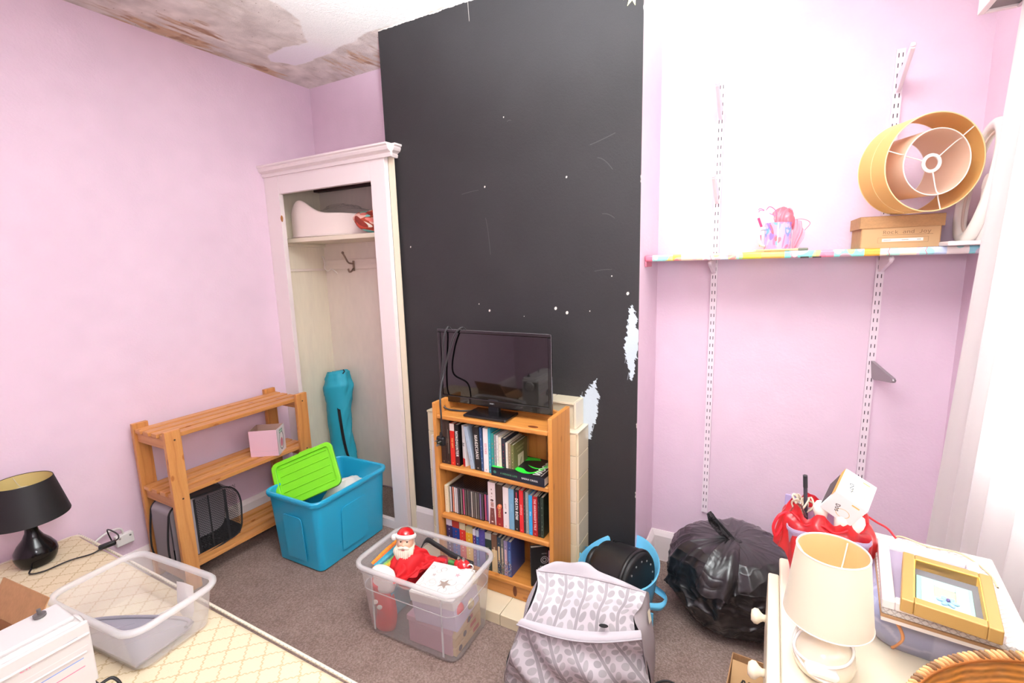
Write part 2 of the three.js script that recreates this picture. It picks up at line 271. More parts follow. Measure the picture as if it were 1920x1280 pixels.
{ // tiled fireplace: surround, hearth
  const t = thing('fireplace', 'cream tiled fireplace surround and hearth on the black chimney breast', 'fireplace', [0, 0, 0]);
  const grout = mat(0xd6c7aa, .8), tiles = [0xe9dabd, 0xe6d5b5, 0xecdfc6].map((c) => phys(c, .25, { clearcoat: .5, clearcoatRoughness: .15 }));
  part(t, 'surround', merge([span(1.14, 1.884, .05, .73, .3245, .438), span(1.2, 1.862, .73, .845, .3245, .408)]), grout);
  const tm = () => tiles[Math.floor(rnd() * 3)];
  for (let i = 0; i < 7; i++) { // right flank, front edge
    const y0 = .05 + i * .0985, y1 = y0 + .0968;
    part(t, 'tile', span(1.884, 1.894, y0, y1, .3245, .442, .0016), tm());
    part(t, 'tile', span(1.8, 1.884, y0, y1, .438, .447, .0016), tm());
    part(t, 'tile', span(1.131, 1.14, y0, y1, .3245, .442, .0016), tm());
    part(t, 'tile', span(1.14, 1.31, y0, y1, .438, .447, .0016), tm());
  }
  part(t, 'tile', span(1.8, 1.894, .732, .742, .3245, .447, .0016), tm());
  part(t, 'tile', span(1.131, 1.225, .732, .742, .3245, .447, .0016), tm());
  for (let i = 0; i < 6; i++) part(t, 'tile', span(1.2 + i * .111, 1.308 + i * .111, .846, .856, .3245, .418, .0016), tm());
  part(t, 'tile', span(1.862, 1.872, .744, .855, .3245, .412, .0016), tm());
  part(t, 'hearth', span(1.1, 1.95, 0, .042, .33, .714), grout);
  for (let i = 0; i < 6; i++) for (let j = 0; j < 3; j++) part(t, 'tile', span(1.1 + i * .142, 1.24 + i * .142, .042, .05, .34 + j * .128, .466 + j * .128, .0015), tm());
  for (let i = 0; i < 6; i++) part(t, 'tile', span(1.1 + i * .142, 1.24 + i * .142, .001, .049, .715, .724, .0015), tm());
  const b = thing('white_board', 'white board standing upright behind the left side of the pine bookcase', 'board', [1.2, .05, .452]);
  part(b, 'panel', span(-.038, .06, 0, .56, -.004, .004), whiteGloss); part(b, 'edge_strip', span(-.042, -.034, 0, .575, -.006, .006), whitePlastic);
}
{ // ---------- built-in wardrobe ----------
  const t = thing('built_in_wardrobe', 'white painted built-in wardrobe without a door between left wall and black chimney', 'wardrobe', [0, 0, 0]);
  const z0 = .345, z1 = .372;
  part(t, 'stile', span(.001, .118, 0, 1.935, z0, z1), whiteGloss);
  part(t, 'stile', span(.805, .9, 0, 1.935, z0, z1), whiteGloss);
  part(t, 'top_rail', span(.118, .805, 1.832, 1.935, z0, z1 - .001), whiteGloss);
  part(t, 'threshold', span(.118, .805, 0, .05, z0, z1 - .001), whiteGloss);
  part(t, 'architrave', extr(poly([[0, 0], [.034, 0], [.034, .006], [.026, .011], [.02, .009], [.012, .014], [0, .014]]), 1.935, 0), creamGloss, [.9, 0, z1 - .028], [-Math.PI / 2, 0, 0], 'cream moulding strip with a ragged painted edge');
  const corn = poly([[0, 0], [.012, 0], [.016, .012], [.012, .018], [.03, .028], [.036, .04], [.034, .045], [.042, .05], [.042, .058], [0, .058]]);
  part(t, 'cornice', at(extr(corn, .95, 0), .951, 1.928, z1 - .004, 0, -Math.PI / 2, 0), whiteGloss);
  part(t, 'cornice', at(extr(corn, .05, 0), .93, 1.928, z1 - .05, 0, 0, 0).scale(1, 1, 1), whiteGloss);
  const inner = mat(0xf6ead2, .55, { map: scaled(wallTone, .6) }), innerPale = mat(0xf7e8da, .55, { map: scaled(wallTone, .5) });
  part(t, 'back_panel', span(.012, .868, .01, 1.98, .001, .008), innerPale);
  part(t, 'side_panel', span(.001, .012, .01, 1.98, .001, z0), inner);
  part(t, 'side_panel', span(.86, .871, .01, 1.98, .001, .3235), inner);
  part(t, 'top_board', span(.001, .871, 1.98, 1.992, .001, .36), whiteGloss);
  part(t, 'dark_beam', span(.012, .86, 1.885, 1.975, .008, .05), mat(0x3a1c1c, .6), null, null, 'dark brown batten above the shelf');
  part(t, 'shelf', span(.012, .86, 1.57, 1.595, .008, .3, .004), creamGloss);
  part(t, 'shelf_batten', span(.012, .03, 1.55, 1.57, .01, .29), creamGloss);
  part(t, 'hook_rail', span(.012, .86, 1.412, 1.47, .008, .026), innerPale); part(t, 'side_rail', span(.012, .022, 1.405, 1.42, .02, .3), innerPale);
  const hk = mat(0x97806f, .4, { metalness: .4 });
  for (const x of [.285, .66]) { const h = part(t, 'coat_hook', merge([at(box(.014, .05, .004), 0, 0, .002), tube([[0, -.012, .004], [0, -.026, .018], [0, -.028, .032], [0, -.014, .038]], .0045, 14, 8), tube([[0, .01, .004], [-.004, .016, .03], [-.01, .045, .045], [-.014, .062, .052]], .0042, 16, 8), at(new THREE.SphereGeometry(.0065, 12, 8), -.014, .063, .052)]), hk, [x, 1.43, .026]).scale.setScalar(1.25); }
  part(t, 'bare_patch', span(.742, .86, .01, .21, .0085, .0095, 0), mat(0x8a7358, .8), null, null, 'bare brown patch low on the back panel');
  part(t, 'hinge_scar', at(displace(new THREE.SphereGeometry(.012, 14, 10), (q) => { const k = 1 + .5 * (n3(q.x * 160, q.y * 160, q.z * 160) - .5); q.set(q.x * .5 * k, q.y * 1.5 * k, q.z * .6 * k); }), .118, 1.7, .368), mat(0xb0713c, .7), null, null, 'brown torn wood where a hinge was');
}
{ // ---------- twin-slot shelving in the alcove ----------
  const metalWhite = phys(0xf3e2ea, .4), slotDark = mat(0x5c4a55, .8);
  const upright = (x, y0, y1, label) => {
    const t = thing('shelf_upright', label, 'shelving upright', [x, y0, 0]), h = y1 - y0;
    const s = poly([[-.0125, 0], [.0125, 0], [.0125, h], [-.0125, h]]);
    for (let y = .02; y < h - .02; y += .032) for (const q of [-.0055, .0055]) { const p = new THREE.Path(); p.moveTo(q - .0014, y); p.lineTo(q + .0014, y); p.lineTo(q + .0014, y + .014); p.lineTo(q - .0014, y + .014); p.closePath(); s.holes.push(p); }
    part(t, 'channel_face', extr(s, .0015, 0), metalWhite, [0, 0, .011]);
    part(t, 'channel_side', merge([span(-.0125, -.011, 0, h, .0005, .011, 0), span(.011, .0125, 0, h, .0005, .011, 0)]), metalWhite);
    part(t, 'channel_back', span(-.011, .011, 0, h, .0005, .0015, 0), slotDark);
    return t;
  };
  upright(2.331, .29, 2.095, 'white slotted metal upright nearer the black chimney wall');
  upright(2.884, .48, 2.095, 'white slotted metal upright rising behind the round lampshade');
  // bracket: pressed arm, tapering, pointing out of the wall (+z), root at the origin top
  const arm = (len, hh, m, t) => { const s = poly([[0, 0], [len, -.004], [len + .004, -.012], [len - .004, -.02], [.03, -hh], [0, -hh]]); const g = extr(s, .009, .0012); at(g, 0, 0, .013, 0, -Math.PI / 2, 0); g.translate(.0045, 0, 0); part(t, 'arm', g, m); part(t, 'tip', at(new THREE.SphereGeometry(.008, 12, 8), 0, -.011, .013 + len), m); };
  const bracket = (label, x, y, len, hh, tilt = 0, m = metalWhite, yaw = 0) => { const t = thing('shelf_bracket', label, 'shelf bracket', [x, y, 0], [tilt, yaw, 0]); arm(len, hh, m, t); return t; };
  bracket('white bracket at the top of the upright nearer the chimney', 2.331, 2.0, .17, .05, -.29);
  bracket('white bracket on the chimney-side upright between the top and the wrapped shelf', 2.331, 1.68, .17, .05, -.29);
  bracket('white bracket at the top of the upright above the round lampshade', 2.884, 2.0, .18, .05, -.29);
  bracket('white bracket seen through the middle of the round lampshade', 2.884, 1.69, .17, .045, -.27);
  bracket('white bracket carrying the chimney end of the wrapped shelf', 2.331, 1.412, .17, .055);
  bracket('white bracket carrying the wrapped shelf under the cardboard box', 2.884, 1.412, .17, .055);
  bracket('grey metal bracket on its own well below the wrapped shelf', 2.884, 1.03, .13, .06, .28, mat(0x9c9496, .35, { metalness: .6 }), .35);
  const oil = canvasTex(2048, 128, (g, w, h) => {
    const seg = [['#e9788f', .03], ['#9fe3dc', .075], ['#f2b24e', .03], ['#f7dcbf', .075], ['#fdf4ef', .06], ['#e8f0f8', .06], ['#d9d63f', .07], ['#e6b457', .07], ['#7fded0', .09], ['#f08aa0', .05], ['#8fe0d4', .08], ['#f0ac3c', .04], ['#f8e3c8', .09], ['#e8ccd6', .02], ['#c9d6ef', .05], ['#fbeee9', .05], ['#8fd2e0', .03], ['#f6e6e4', .03], ['#c7c04a', .05]];
    let x = 0; for (const [c, f] of seg) { g.fillStyle = c; g.fillRect(x * w, 0, f * w + 2, h); x += f; }
    for (let i = 0; i < 60; i++) { g.fillStyle = ['#f7b7c5', '#fff', '#f6d35c', '#8adfd6', '#e7728c'][i % 5]; g.globalAlpha = .6; g.beginPath(); g.ellipse(hash(i, 1, 3) * w, hash(i, 2, 3) * h, 10 + 34 * hash(i, 3, 3), 8 + 24 * hash(i, 4, 3), hash(i, 5, 3) * 3, 0, 7); g.fill(); }
    g.globalAlpha = 1; g.strokeStyle = '#e0566f'; g.lineWidth = 3; for (const u of [.235, .75, .84]) { g.beginPath(); for (let k = 0; k < 9; k++) g.lineTo(u * w + (k % 2) * 10, k * h / 8); g.stroke(); }
  });
  const t = thing('wrapped_shelf', 'long wall shelf wrapped in a colourful patterned oilcloth', 'shelf', [2.099, 1.412, .008]);
  const g = span(0, 1.017, 0, .024, 0, .245, .008, 3), p = g.attributes.position, uv = g.attributes.uv;
  for (let i = 0; i < p.count; i++) uv.setXY(i, p.getX(i) / 1.017, .1 + p.getY(i) * 12 + p.getZ(i) * 2);
  part(t, 'covered_board', g, phys(0xffffff, .3, { map: oil, clearcoat: .3 }));
  part(t, 'end_fold', at(box(.006, .034, .1, .002), .004, -.004, .19), phys(0xd9788c, .4), null, null, 'folded pink end of the oilcloth');
  part(t, 'rubbed_edge', merge([span(.525, .55, -.0012, .004, .2445, .2462, 0), span(.56, .585, -.0012, .003, .2445, .2462, 0)]), mat(0x3d3433, .8), null, null, 'dark torn spots on the front edge');
}
{ // small wall fittings
  const s = thing('blank_plate', 'lilac painted square plate on the pink wall behind the organizer', 'wall plate', [2.683, .4, .004]);
  part(s, 'plate', box(.085, .085, .008, .003, 2), mat(0xc9b6e2, .5)); part(s, 'screw', at(new THREE.CylinderGeometry(.003, .003, .002, 10), .03, 0, .005, Math.PI / 2), metal); part(s, 'screw', at(new THREE.CylinderGeometry(.003, .003, .002, 10), -.03, 0, .005, Math.PI / 2), metal);
  const st = thing('star_sticker', 'small pale yellow star sticker at the top of the black wall', 'sticker', [2.06, 2.34, .3236]);
  const pts = []; for (let i = 0; i < 16; i++) { const r = i % 2 ? .016 : .036, a = i * Math.PI / 8 + .2; pts.push([r * Math.cos(a), r * Math.sin(a)]); }
  part(st, 'star', extr(poly(pts), .002, .0006), mat(0xe6e3a0, .6));
  const so = thing('socket_outlet', 'white socket outlet low on the pink wall beside the slatted rack', 'socket', [.016, .232, 1.268]);
  part(so, 'back_box', box(.026, .05, .068, .004, 2), whitePlastic); part(so, 'screw', at(new THREE.CylinderGeometry(.004, .004, .003, 10), .0135, .012, .02, 0, 0, Math.PI / 2), metal); part(so, 'screw', at(new THREE.CylinderGeometry(.004, .004, .003, 10), .0135, .012, -.02, 0, 0, Math.PI / 2), metal);
  part(so, 'cable', tube([[0, .02, .0], [.01, .055, .01], [.012, .066, .04], [.012, .058, .08], [.014, .03, .13]], .0045, 30, 8), whitePlastic);
}

// ================= RACK, BLUE BIN, WARDROBE CONTENTS =================
const plank = (t, name, x0, x1, y0, y1, z0, z1, grain, m) => part(t, name, uvm(span(x0, x1, y0, y1, z0, z1, .003), grain, rr(0, 3), rr(0, 3)), m ?? (rnd() < .5 ? rackWood : rackWood2));
{
  const t = thing('slatted_rack', 'low pine rack with three slatted shelves standing against the pink wall', 'rack', [0, 0, 0]);
  for (const [x0, x1] of [[.035, .057], [.303, .325]]) for (const [z0, z1] of [[1.122, 1.186], [.478, .545]]) plank(t, 'leg', x0, x1, 0, .752, z0, z1, 'y');
  for (const y of [.722, .452, .098]) {
    for (const z of [1.152, .5]) plank(t, 'crossbar', .057, .303, y - .055, y - .012, z, z + .022, 'x');
    for (let i = 0; i < 4; i++) { const x0 = .06 + i * .0655; plank(t, 'slat', x0, x0 + .0465, y - .012, y + .007, .482 + .002 * i, 1.182 - .002 * i, 'z'); }
  }
  const sc = mat(0x3f2a1c, .6); for (const [y, z] of [[.71, 1.15], [.44, 1.15], [.71, .51], [.44, .51]]) part(t, 'screw', at(new THREE.CylinderGeometry(.004, .004, .002, 10), .3255, y, z, 0, 0, Math.PI / 2), sc);
}
{ // open pink carton on the middle shelf
  const T = canvasTex(256, 256, (g, w, h) => { g.fillStyle = '#efe2e4'; g.fillRect(0, 0, w, h); g.fillStyle = '#8a8187'; g.beginPath(); g.ellipse(w * .5, h * .52, 74, 96, 0, 0, 7); g.fill(); g.fillStyle = '#efe4e2'; g.beginPath(); g.ellipse(w * .5, h * .52, 58, 80, 0, 0, 7); g.fill(); g.fillStyle = '#d77b8d'; g.beginPath(); g.ellipse(w * .5, h * .6, 40, 44, 0, 0, 7); g.fill(); g.fillStyle = '#7aa38f'; g.fillRect(70, 22, 110, 34); g.fillStyle = '#eef3ea'; g.font = 'bold 26px sans-serif'; g.fillText('tea set', 78, 48); });
  const pinkCard = mat(0xe9bcca, .6), inside = mat(0xb28e80, .85);
  const t = thing('pink_carton', 'open pink cardboard carton standing on the middle slatted shelf', 'carton', [.232, .458, .672], .62);
  part(t, 'front_panel', span(-.07, .07, 0, .14, .052, .055, 0), pinkCard); part(t, 'back_panel', span(-.07, .07, 0, .14, -.055, -.052, 0), inside);
  part(t, 'side_panel', span(-.07, -.067, 0, .14, -.052, .052, 0), inside); part(t, 'bottom', span(-.067, .067, 0, .003, -.052, .052, 0), inside);
  const g = new THREE.BoxGeometry(.003, .14, .11); part(t, 'printed_panel', at(g, .0685, .07, 0), mat(0xffffff, .55, { map: T }), null, null, 'white side panel with a round print');
  part(t, 'seam', span(-.0705, .0705, .028, .0295, .0545, .0556, 0), mat(0xd9b4c0, .6));
}
{ // mesh carrier on the lowest shelf
  const T = dataTex(64, 64, (u, v) => { const a = Math.abs(((u + v) * 4) % 1 - .5), b = Math.abs(((u - v + 4) * 4) % 1 - .5); return [26, 25, 27, a > .41 || b > .41 ? 255 : 0]; });
  const meshM = new THREE.MeshStandardMaterial({ map: scaled(T, .05), roughness: .7, alphaTest: .5, side: THREE.DoubleSide });
  const t = thing('mesh_carrier', 'grey soft carrier bag with black mesh windows on the lowest slatted shelf', 'carrier bag', [.165, .106, 1.025]);
  const grey = mat(0x9a9095, .8), blk = mat(0x1d1b1e, .8);
  // body: long in z; outline in (z, y)
  const out = (dx) => { const s = new THREE.Shape(), k = dx ? -1 : 1; s.moveTo(k * .155, 0); s.lineTo(k * .155, .24); s.quadraticCurveTo(k * .15, .275, k * .1, .285); s.lineTo(k * -.1, .27); s.quadraticCurveTo(k * -.165, .25, k * -.168, .16); s.lineTo(k * -.16, .05); s.quadraticCurveTo(k * -.15, 0, k * -.1, 0); s.closePath(); return s; };
  const mk = (d, b) => { const g = extr(out(1), d, b); at(g, 0, 0, 0, 0, Math.PI / 2, 0); return g; };
  part(t, 'back_panel', mk(.004, .001).translate(-.075, 0, 0), grey);
  const rim = []; for (const q of out().getPoints(10)) rim.push([0, q.y, q.x]); rim.pop();
  part(t, 'piping', tube(rim.map(([x, y, z]) => [.076, y, z]), .004, 90, 6, true), blk); part(t, 'piping', tube(rim.map(([x, y, z]) => [-.074, y, z]), .004, 90, 6, true), blk);
  const R = out().getPoints(12), strip = (i0, i1, m, name) => { const pos = [], uv = [], idx = []; let L = 0; for (let i = i0; i <= i1; i++) { const q = R[i]; if (i > i0) L += q.distanceTo(R[i - 1]); pos.push(-.074, q.y, q.x, .076, q.y, q.x); uv.push(0, L, .15, L); if (i > i0) { const a = (i - i0) * 2; idx.push(a - 2, a - 1, a, a - 1, a + 1, a); } } const g = new THREE.BufferGeometry(); g.setAttribute('position', new THREE.Float32BufferAttribute(pos, 3)); g.setAttribute('uv', new THREE.Float32BufferAttribute(uv, 2)); g.setIndex(idx); g.computeVertexNormals(); part(t, name, g, m); };
  const n = R.length; strip(0, 13, grey, 'end_panel'); strip(13, 14, mat(0x4a4448, .8), 'top_panel'); strip(14, n - 13, meshM, 'end_window'); strip(n - 13, n - 1, blk, 'base_panel');
  const face = (z0, z1, m, name) => { const P = R.filter((q) => q.x > Math.min(z0, z1) - 1e-6 && q.x < Math.max(z0, z1) + 1e-6); const s = new THREE.Shape(); const top = (z) => .285 - (.1 - z) * .075; s.moveTo(-z0, .003); s.lineTo(-z1, .003); s.lineTo(-z1, Math.min(.26, top(z1))); s.lineTo(-z0, top(z0)); s.closePath(); const g = new THREE.ShapeGeometry(s); at(g, .076, 0, 0, 0, Math.PI / 2, 0); const p = g.attributes.position, uv = g.attributes.uv; for (let i = 0; i < p.count; i++) uv.setXY(i, p.getZ(i), p.getY(i)); part(t, name, g, m); };
  face(.045, .15, grey, 'side_panel'); face(-.15, .045, meshM, 'side_window');
  part(t, 'web_strap', merge([span(.0755, .078, .002, .272, .04, .05, 0), span(.0755, .078, .002, .266, -.02, -.013, 0), span(.0755, .078, .002, .262, -.1, -.088, 0)]), blk);
}
{ // blue plastic storage bin, lid and paper
  const blue = phys(0x25a6cf, .32, { clearcoat: .2 });
  const t = thing('blue_storage_bin', 'deep bright blue plastic storage bin in front of the wardrobe', 'storage bin', [.6, 0, .607], .02);
  part(t, 'tub', tub(.3, .425, .338, .462, .365, { r: .02, R: .034, th: .003, lip: .022, drop: .024 }), blue);
  for (const [x, z, ry, w] of [[.163, 0, Math.PI / 2, .17], [0, .227, 0, .13]]) { const s = new THREE.Shape(), k = w / 2; s.moveTo(-k, 0); s.lineTo(-k, .2); s.quadraticCurveTo(-k, .225, -k + .025, .225); s.lineTo(k - .025, .225); s.quadraticCurveTo(k, .225, k, .2); s.lineTo(k, 0); s.closePath(); part(t, 'moulded_panel', at(extr(s, .0015, .001), x * .955, .055, z * .965, 0, ry, 0).translate(0, 0, 0), blue, null, [ry ? 0 : .048, 0, ry ? -.045 : 0]); }
  for (const s of [-1, 1]) part(t, 'foot', span(s * .1 - .04, s * .1 + .04, -.0, .008, -.19, .19), blue);
  const green = phys(0x78d318, .38, { clearcoat: .2 });
  // the lid leans in the bin: local frame x along its long edge, y up its short side
  const l = thing('storage_box_lid', 'lime green ribbed plastic lid leaning inside the blue bin', 'lid', [.53, .362, .6]);
    const W = .31, D = .232, s = new THREE.Shape(), r = .03; const ro = roundRect(W, D, r, 6); s.setFromPoints(ro.map(([x, y]) => new THREE.Vector2(x, y)));
  part(l, 'panel', extr(s, .004, .002), green);
  const s2 = s.clone(); const hole = new THREE.Path(roundRect(W - .034, D - .034, r * .7, 6).map(([x, y]) => new THREE.Vector2(x, y))); s2.holes.push(hole); part(l, 'raised_rim', extr(s2, .012, .002), green, [0, 0, .003]);
  for (let i = 0; i < 5; i++) part(l, 'rib', at(box(W - .06, .006, .006, .002), 0, -.082 + i * .041, .007), green);
  part(l, 'latch_notch', at(box(.06, .012, .014, .003), .02, D / 2 + .002, .006), green);
  const ex = V3(.215, .1, -.185).normalize(), ey0 = V3(-.165, .16, -.035), ey = ey0.sub(ex.clone().multiplyScalar(ey0.dot(ex))).normalize(), ez = ex.clone().cross(ey);
  l.quaternion.setFromRotationMatrix(new THREE.Matrix4().makeBasis(ex, ey, ez)); l.position.set(.533, .394, .68);
  const c = thing('crumpled_paper', 'crumpled white paper lying in the blue bin beside the green lid', 'paper', [.6, .2, .5]);
  part(c, 'sheet', displace(new THREE.SphereGeometry(1, 40, 28), (q) => { const k = 1 + .45 * (n3(q.x * 3, q.y * 3, q.z * 3, 4) - .5) + .3 * Math.abs(n3(q.x * 7, q.y * 7, q.z * 7, 8) - .5); q.multiply(V3(.1, .1, .13)).multiplyScalar(k); }), paper);
}
{ // things in the wardrobe
  const wp = phys(0xf6e6dd, .35);
  const t = thing('curved_white_panel', 'white moulded bed guard with a humped top edge on the wardrobe shelf', 'bed guard', [0, 1.596, 0]);
  // wall bent round a corner: runs along z at the left, then along x
  const path = [[.05, .06], [.046, .2], [.062, .262], [.12, .288], [.25, .286], [.4, .262], [.52, .215], [.58, .18], [.62, .12]], hts = [.1, .125, .145, .165, .2, .165, .14, .125, .115, .11];
  const curve = new THREE.CatmullRomCurve3(path.map(([x, z]) => V3(x, 0, z)), false, 'centripetal'), N = 60, ht = (s) => .085 + .082 * Math.exp(-Math.pow((s - .38) / .13, 2)) + .04 * smooth(.15, .4, s) - .018 * smooth(.65, 1, s);
  const rows = []; for (const [off, fy] of [[0, 0], [0, .94], [.002, .985], [.007, 1], [.012, .985], [.014, .94], [.014, 0]]) { const row = []; for (let i = 0; i <= N; i++) { const s = i / N, p = curve.getPointAt(s), d = curve.getTangentAt(s); row.push([p.x + d.z * off * -1, ht(s) * fy, p.z + d.x * off * -1]); } rows.push(row); }
  part(t, 'shell', sheet(rows, 1, 2), wp);
  part(t, 'base_lip', tube(path.slice(1, 8).map(([x, z]) => [x, .006, z + .003]), .005, 50, 6), wp);
  const b = thing('clear_plastic_bag', 'crumpled clear plastic bag behind the white bed guard', 'plastic bag', [.33, 1.7, .12]);
  const bag = displace(new THREE.SphereGeometry(1, 64, 40), (q) => { const k = .8 + .5 * Math.abs(n3(q.x * 3, q.y * 3, q.z * 3, 3) - .5) + .35 * n3(q.x * 8, q.y * 8, q.z * 8, 5) * .6; q.set(q.x * .22 * k + .02, q.y * .085 * k - q.x * .02, q.z * .075 * k); });
  part(b, 'film', bag, phys(0xffffff, .16, { transmission: .93, thickness: 0, ior: 1.4 }));
  const F = canvasTex(256, 256, (g, w, h) => { g.fillStyle = '#a8432c'; g.fillRect(0, 0, w, h); for (let i = 0; i < 46; i++) { g.fillStyle = ['#d8543f', '#eab6a8', '#7fc4bb', '#e8e0d0', '#8b2f22', '#5f9f8e', '#e27a70'][i % 7]; g.beginPath(); g.ellipse(hash(i, 1, 7) * w, hash(i, 2, 7) * h, 12 + 26 * hash(i, 3, 7), 9 + 12 * hash(i, 4, 7), hash(i, 5, 7) * 3, 0, 7); g.fill(); } }, true);
  const f = thing('floral_bundle', 'folded red and turquoise floral fabric at the right end of the wardrobe shelf', 'fabric', [.672, 1.648, .235]);
  part(f, 'fold', displace(new THREE.SphereGeometry(1, 48, 32), (q) => { const k = 1 + .25 * (n3(q.x * 2.5, q.y * 2.5, q.z * 2.5, 9) - .5); q.set(q.x * .1 * k, q.y * .055 * k, q.z * .09 * k); q.y += .25 * q.x * -1; }), mat(0xffffff, .85, { map: F }));
  part(f, 'fold', displace(new THREE.SphereGeometry(1, 40, 24), (q) => { const k = 1 + .3 * (n3(q.x * 3, q.y * 3, q.z * 3, 19) - .5); q.set(q.x * .08 * k + .03, q.y * .03 * k + .045, q.z * .07 * k - .02); }), mat(0xffffff, .85, { map: F }));
  // teal folding-chair bag
  const teal = mat(0x27a5bd, .6, { bumpMap: scaled(paintBump, .05), bumpScale: .001 });
  const c = thing('folding_chair_bag', 'tall teal drawstring bag leaning in the wardrobe corner behind the bins', 'bag', [0, 0, 0]);
  const axis = (y) => [.165 + (y < .4 ? (.4 - y) * .16 : (y - .4) * -.02), .115 + (.75 - y) * .05];
  const prof = [[.012, .03], [.04, .075], [.2, .085], [.36, .08], [.5, .082], [.62, .096], [.68, .1], [.735, .084], [.765, .078], [.778, .066], [.772, .03]];
  const loops = prof.map(([y, r], i) => { const [cx, cz] = axis(y), l = []; for (let k = 0; k < 40; k++) { const a = k / 40 * Math.PI * 2, w = 1 + .09 * (n3(Math.cos(a) * 2, y * 6, Math.sin(a) * 2, 12) - .5) * 2 + (y > .7 ? .07 * Math.sin(a * 9) : 0) + (i > 8 ? .1 * Math.sin(a * 13) : 0); l.push([cx + r * w * Math.cos(a), y + .012 * Math.cos(a) * (y > .6 ? 1 : 0), cz + r * w * .75 * Math.sin(a)]); } return l; });
  // extra loops for folds
  const dense = []; for (let i = 0; i + 1 < loops.length; i++) for (let q = 0; q < 8; q++) { const t2 = q / 8, y = prof[i][0] + (prof[i + 1][0] - prof[i][0]) * t2; dense.push(loops[i].map((p, k) => { const n = loops[i + 1][k], a = k / 40 * 6.283, f2 = 1; const x = p[0] + (n[0] - p[0]) * sm(t2), z = p[2] + (n[2] - p[2]) * sm(t2), yy = p[1] + (n[1] - p[1]) * t2; const [cx, cz] = axis(yy); const w = 1 + .13 * Math.pow(1 - Math.abs(2 * n3(Math.cos(a) * 1.6 + 7, yy * 13 + 1.5 * Math.sin(a), Math.sin(a) * 1.6, 33) - 1), 4) + .3 * (n3(Math.cos(a) * 1.4 + 3, yy * 6, Math.sin(a) * 1.4, 37) - .5) - .05 + .06 * Math.sin(yy * 34 + a * 1.5 + 2 * n3(Math.cos(a), yy * 3, Math.sin(a), 2)) * smooth(.05, .2, y) * (y < .7 ? 1 : .2) * .7; return [cx + (x - cx) * w, yy, cz + (z - cz) * w]; })); }
  dense.push(loops[loops.length - 1]);
  part(c, 'cloth_sleeve', loft(dense, { cap0: true, cap1: true, crease: 0 }), teal);
  part(c, 'drawstring', tube([[.2, .78, .1], [.215, .79, .115], [.24, .785, .13], [.235, .772, .14]], .004, 20, 6), blackMatt);
  const st = [[.225, .56, .185], [.245, .47, .195], [.262, .38, .2], [.285, .3, .205], [.31, .235, .205], [.312, .2, .195], [.285, .195, .19], [.262, .22, .188], [.25, .26, .185]];
  part(c, 'carry_strap', sheet([st.map(([x, y, z]) => [x - .014, y + .004, z]), st.map(([x, y, z]) => [x, y, z + .003]), st.map(([x, y, z]) => [x + .014, y - .004, z])], 5, 3), blackMatt);
  const hg = thing('clear_hanger', 'clear plastic hanger hook over the coat rail in the wardrobe', 'hanger', [.11, 1.415, .05]);
  part(hg, 'hook', tube([[0, .0, 0], [-.025, -.012, .004], [-.05, .006, .006], [-.045, .04, .006], [-.065, .08, .005]], .0035, 30, 8), phys(0xfdf2ea, .25, {}));
  part(hg, 'stem', tube([[0, 0, 0], [.03, -.01, .004], [.06, -.03, .006]], .004, 12, 8), phys(0xfdf2ea, .25, {}));
}
